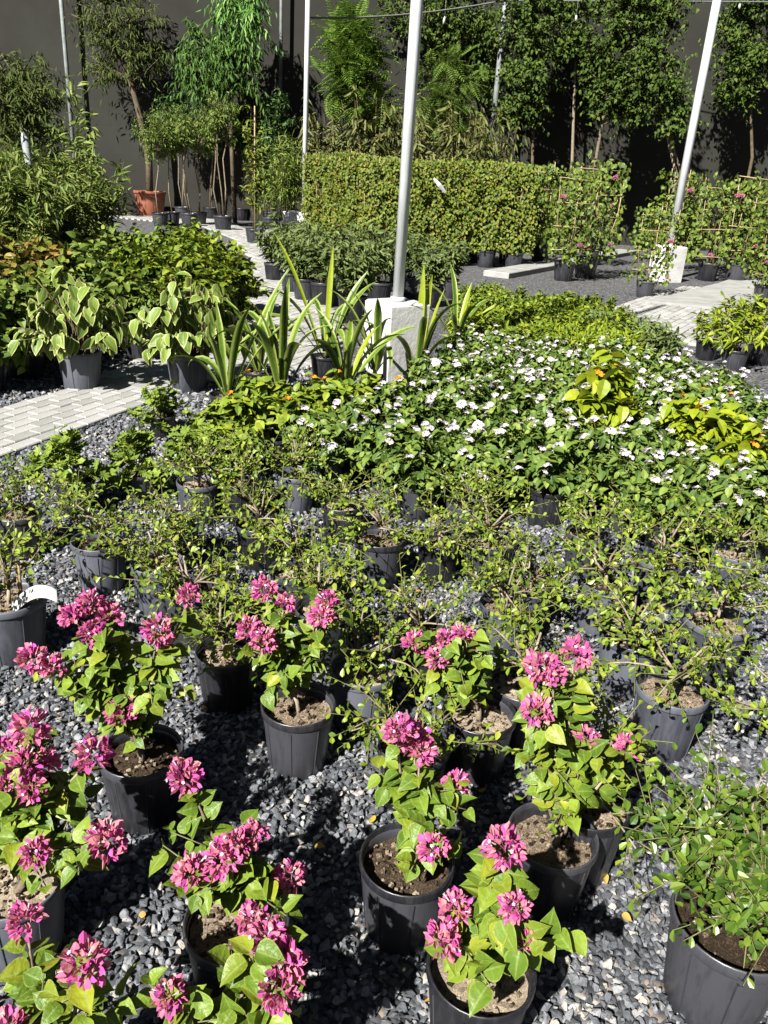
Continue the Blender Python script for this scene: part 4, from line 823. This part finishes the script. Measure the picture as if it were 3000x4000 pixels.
DT = [
  ('dark leafy tree with one side drooping, its stem beside the greenish grey pole', (3.589,24.8,2.052), [(3.589,24.8,2.052), (3.458,24.8,3.233), (3.242,24.8,4.473), (3.062,24.8,5.555)], [((3.073,24.6,4.771),(0.85,0.7,1.25),30), ((3.056,24.6,5.841),(1.0,0.7,1.0),24), ((2.879,24.6,3.303),(0.6,0.6,0.7),14)]),
  ('dark tree with a thin pale bare stem and high crown before the wall', (4.831,25.4,2.131), [(4.812,25.4,2.254), (4.628,25.4,3.808), (4.509,25.4,4.837), (4.382,25.4,5.829)], [((4.314,25.2,6.009),(1.1,0.7,0.9),26), ((4.069,25.2,5.123),(0.6,0.6,0.7),12)]),
  ('dark tree with a stout pale leaning trunk behind the trellised bougainvilleas', (5.16,24,2.137), [(5.179,24,2.021), (5.204,24,3.175), (5.204,24,4.064), (5.131,24,4.92), (5.073,24,5.751)], [((5.292,23.8,4.904),(1.0,0.7,1.2),30), ((4.997,23.8,4.142),(0.8,0.7,0.5),12), ((5.903,23.8,3.868),(0.8,0.7,0.8),20), ((5.154,23.8,6.026),(1.2,0.7,0.9),20)]),
  ('dark tree with two crossing pale stems propped apart low down', (7.298,23.6,2.26), [(7.344,23.6,2.032), (6.974,23.6,2.81), (6.594,23.6,3.675), (6.332,23.6,4.518), (6.094,23.6,5.439)], [((6.238,23.4,4.7),(1.0,0.7,1.1),28), ((6.834,23.4,3.511),(0.85,0.7,0.5),16), ((5.889,23.4,5.898),(1.2,0.7,0.9),20)]),
  ('dark reddish-stemmed tree by the wall beyond the leafy footing', (9.866,25,2.426), [(9.808,25,2.664), (9.489,25,3.827), (9.222,25,4.834), (8.938,25,5.912)], [((8.772,24.8,5.335),(1.2,0.7,1.2),32), ((9.033,24.8,6.309),(1.3,0.7,1.0),20), ((8.451,24.8,4.546),(0.7,0.7,0.6),14)]),
  ('wide dark tree filling the space above the feathery trees', (2.107,26,1.975), [(2.068,26,2.353), (1.767,26,3.929), (1.385,26,5.077), (1.146,26,6.188)], [((1.308,25.8,5.721),(1.3,0.7,1.1),24), ((-0.254,25.8,5.856),(1.3,0.7,0.8),22), ((2.18,25.8,4.867),(0.7,0.7,1.0),14)]),
  ('dark shadowed tree beside the left edge of the wall', (-10.647,23,1.19), [(-10.705,23,0.726), (-10.666,23,1.53), (-10.628,23,2.311), (-10.666,23,2.958)], [((-10.36,22.8,2.746),(1.3,0.7,0.9),30), ((-9.61,22.8,1.921),(0.7,0.7,0.5),14)]),
]
for k, (lab, b, tr, cr) in enumerate(DT):
    tree('dark_tree', lab, b, tr, cr, 'treedim' if k != 6 else 'treeolive', OVAL_FAR, (.075,.14), .055, 30, 7, 12, (.25,.65), .5, .1, 'barkdark' if k not in (1,2,3) else 'bark')
g = Geo(); o_ = (7.518,23.6,1.984); e_ = (6.825,23.6,3.248); tube(g, [(o_[0],o_[1],0), o_, e_], [.04,.035,.025], 7); thing('tree_prop', 'pale slanting prop crossing the stem of a dark tree', 'prop', me=g.mesh('tree_prop', M['bark'], True))

# ---------------------------------------------------------------- fallen leaves
r = np.random.default_rng(9)
for k in range(46):
    y = r.uniform(1.1, 4.2); x = r.uniform(-.5,.5)*y
    if k == 0:
        FL = []
        for sh in OVATE[:3]: g = Geo(); put_leaves(g, sh, np.zeros((1,3)), np.array([[1.,0,0]]), np.array([[0,0,1.]]), [1.]); FL.append(g.mesh('fallen_leaf', M['fallen'], True))
    o = thing('fallen_leaf', 'dry brown or yellow leaf lying on the gravel', 'leaf', (x,y,.026), r.uniform(0,6.28), 'fallen leaves on the gravel', FL[k % 3])
    s = r.uniform(.018,.034); o.scale = (s,s,s); o.rotation_euler = (r.normal()*.3, r.normal()*.3, r.uniform(0,6.28))
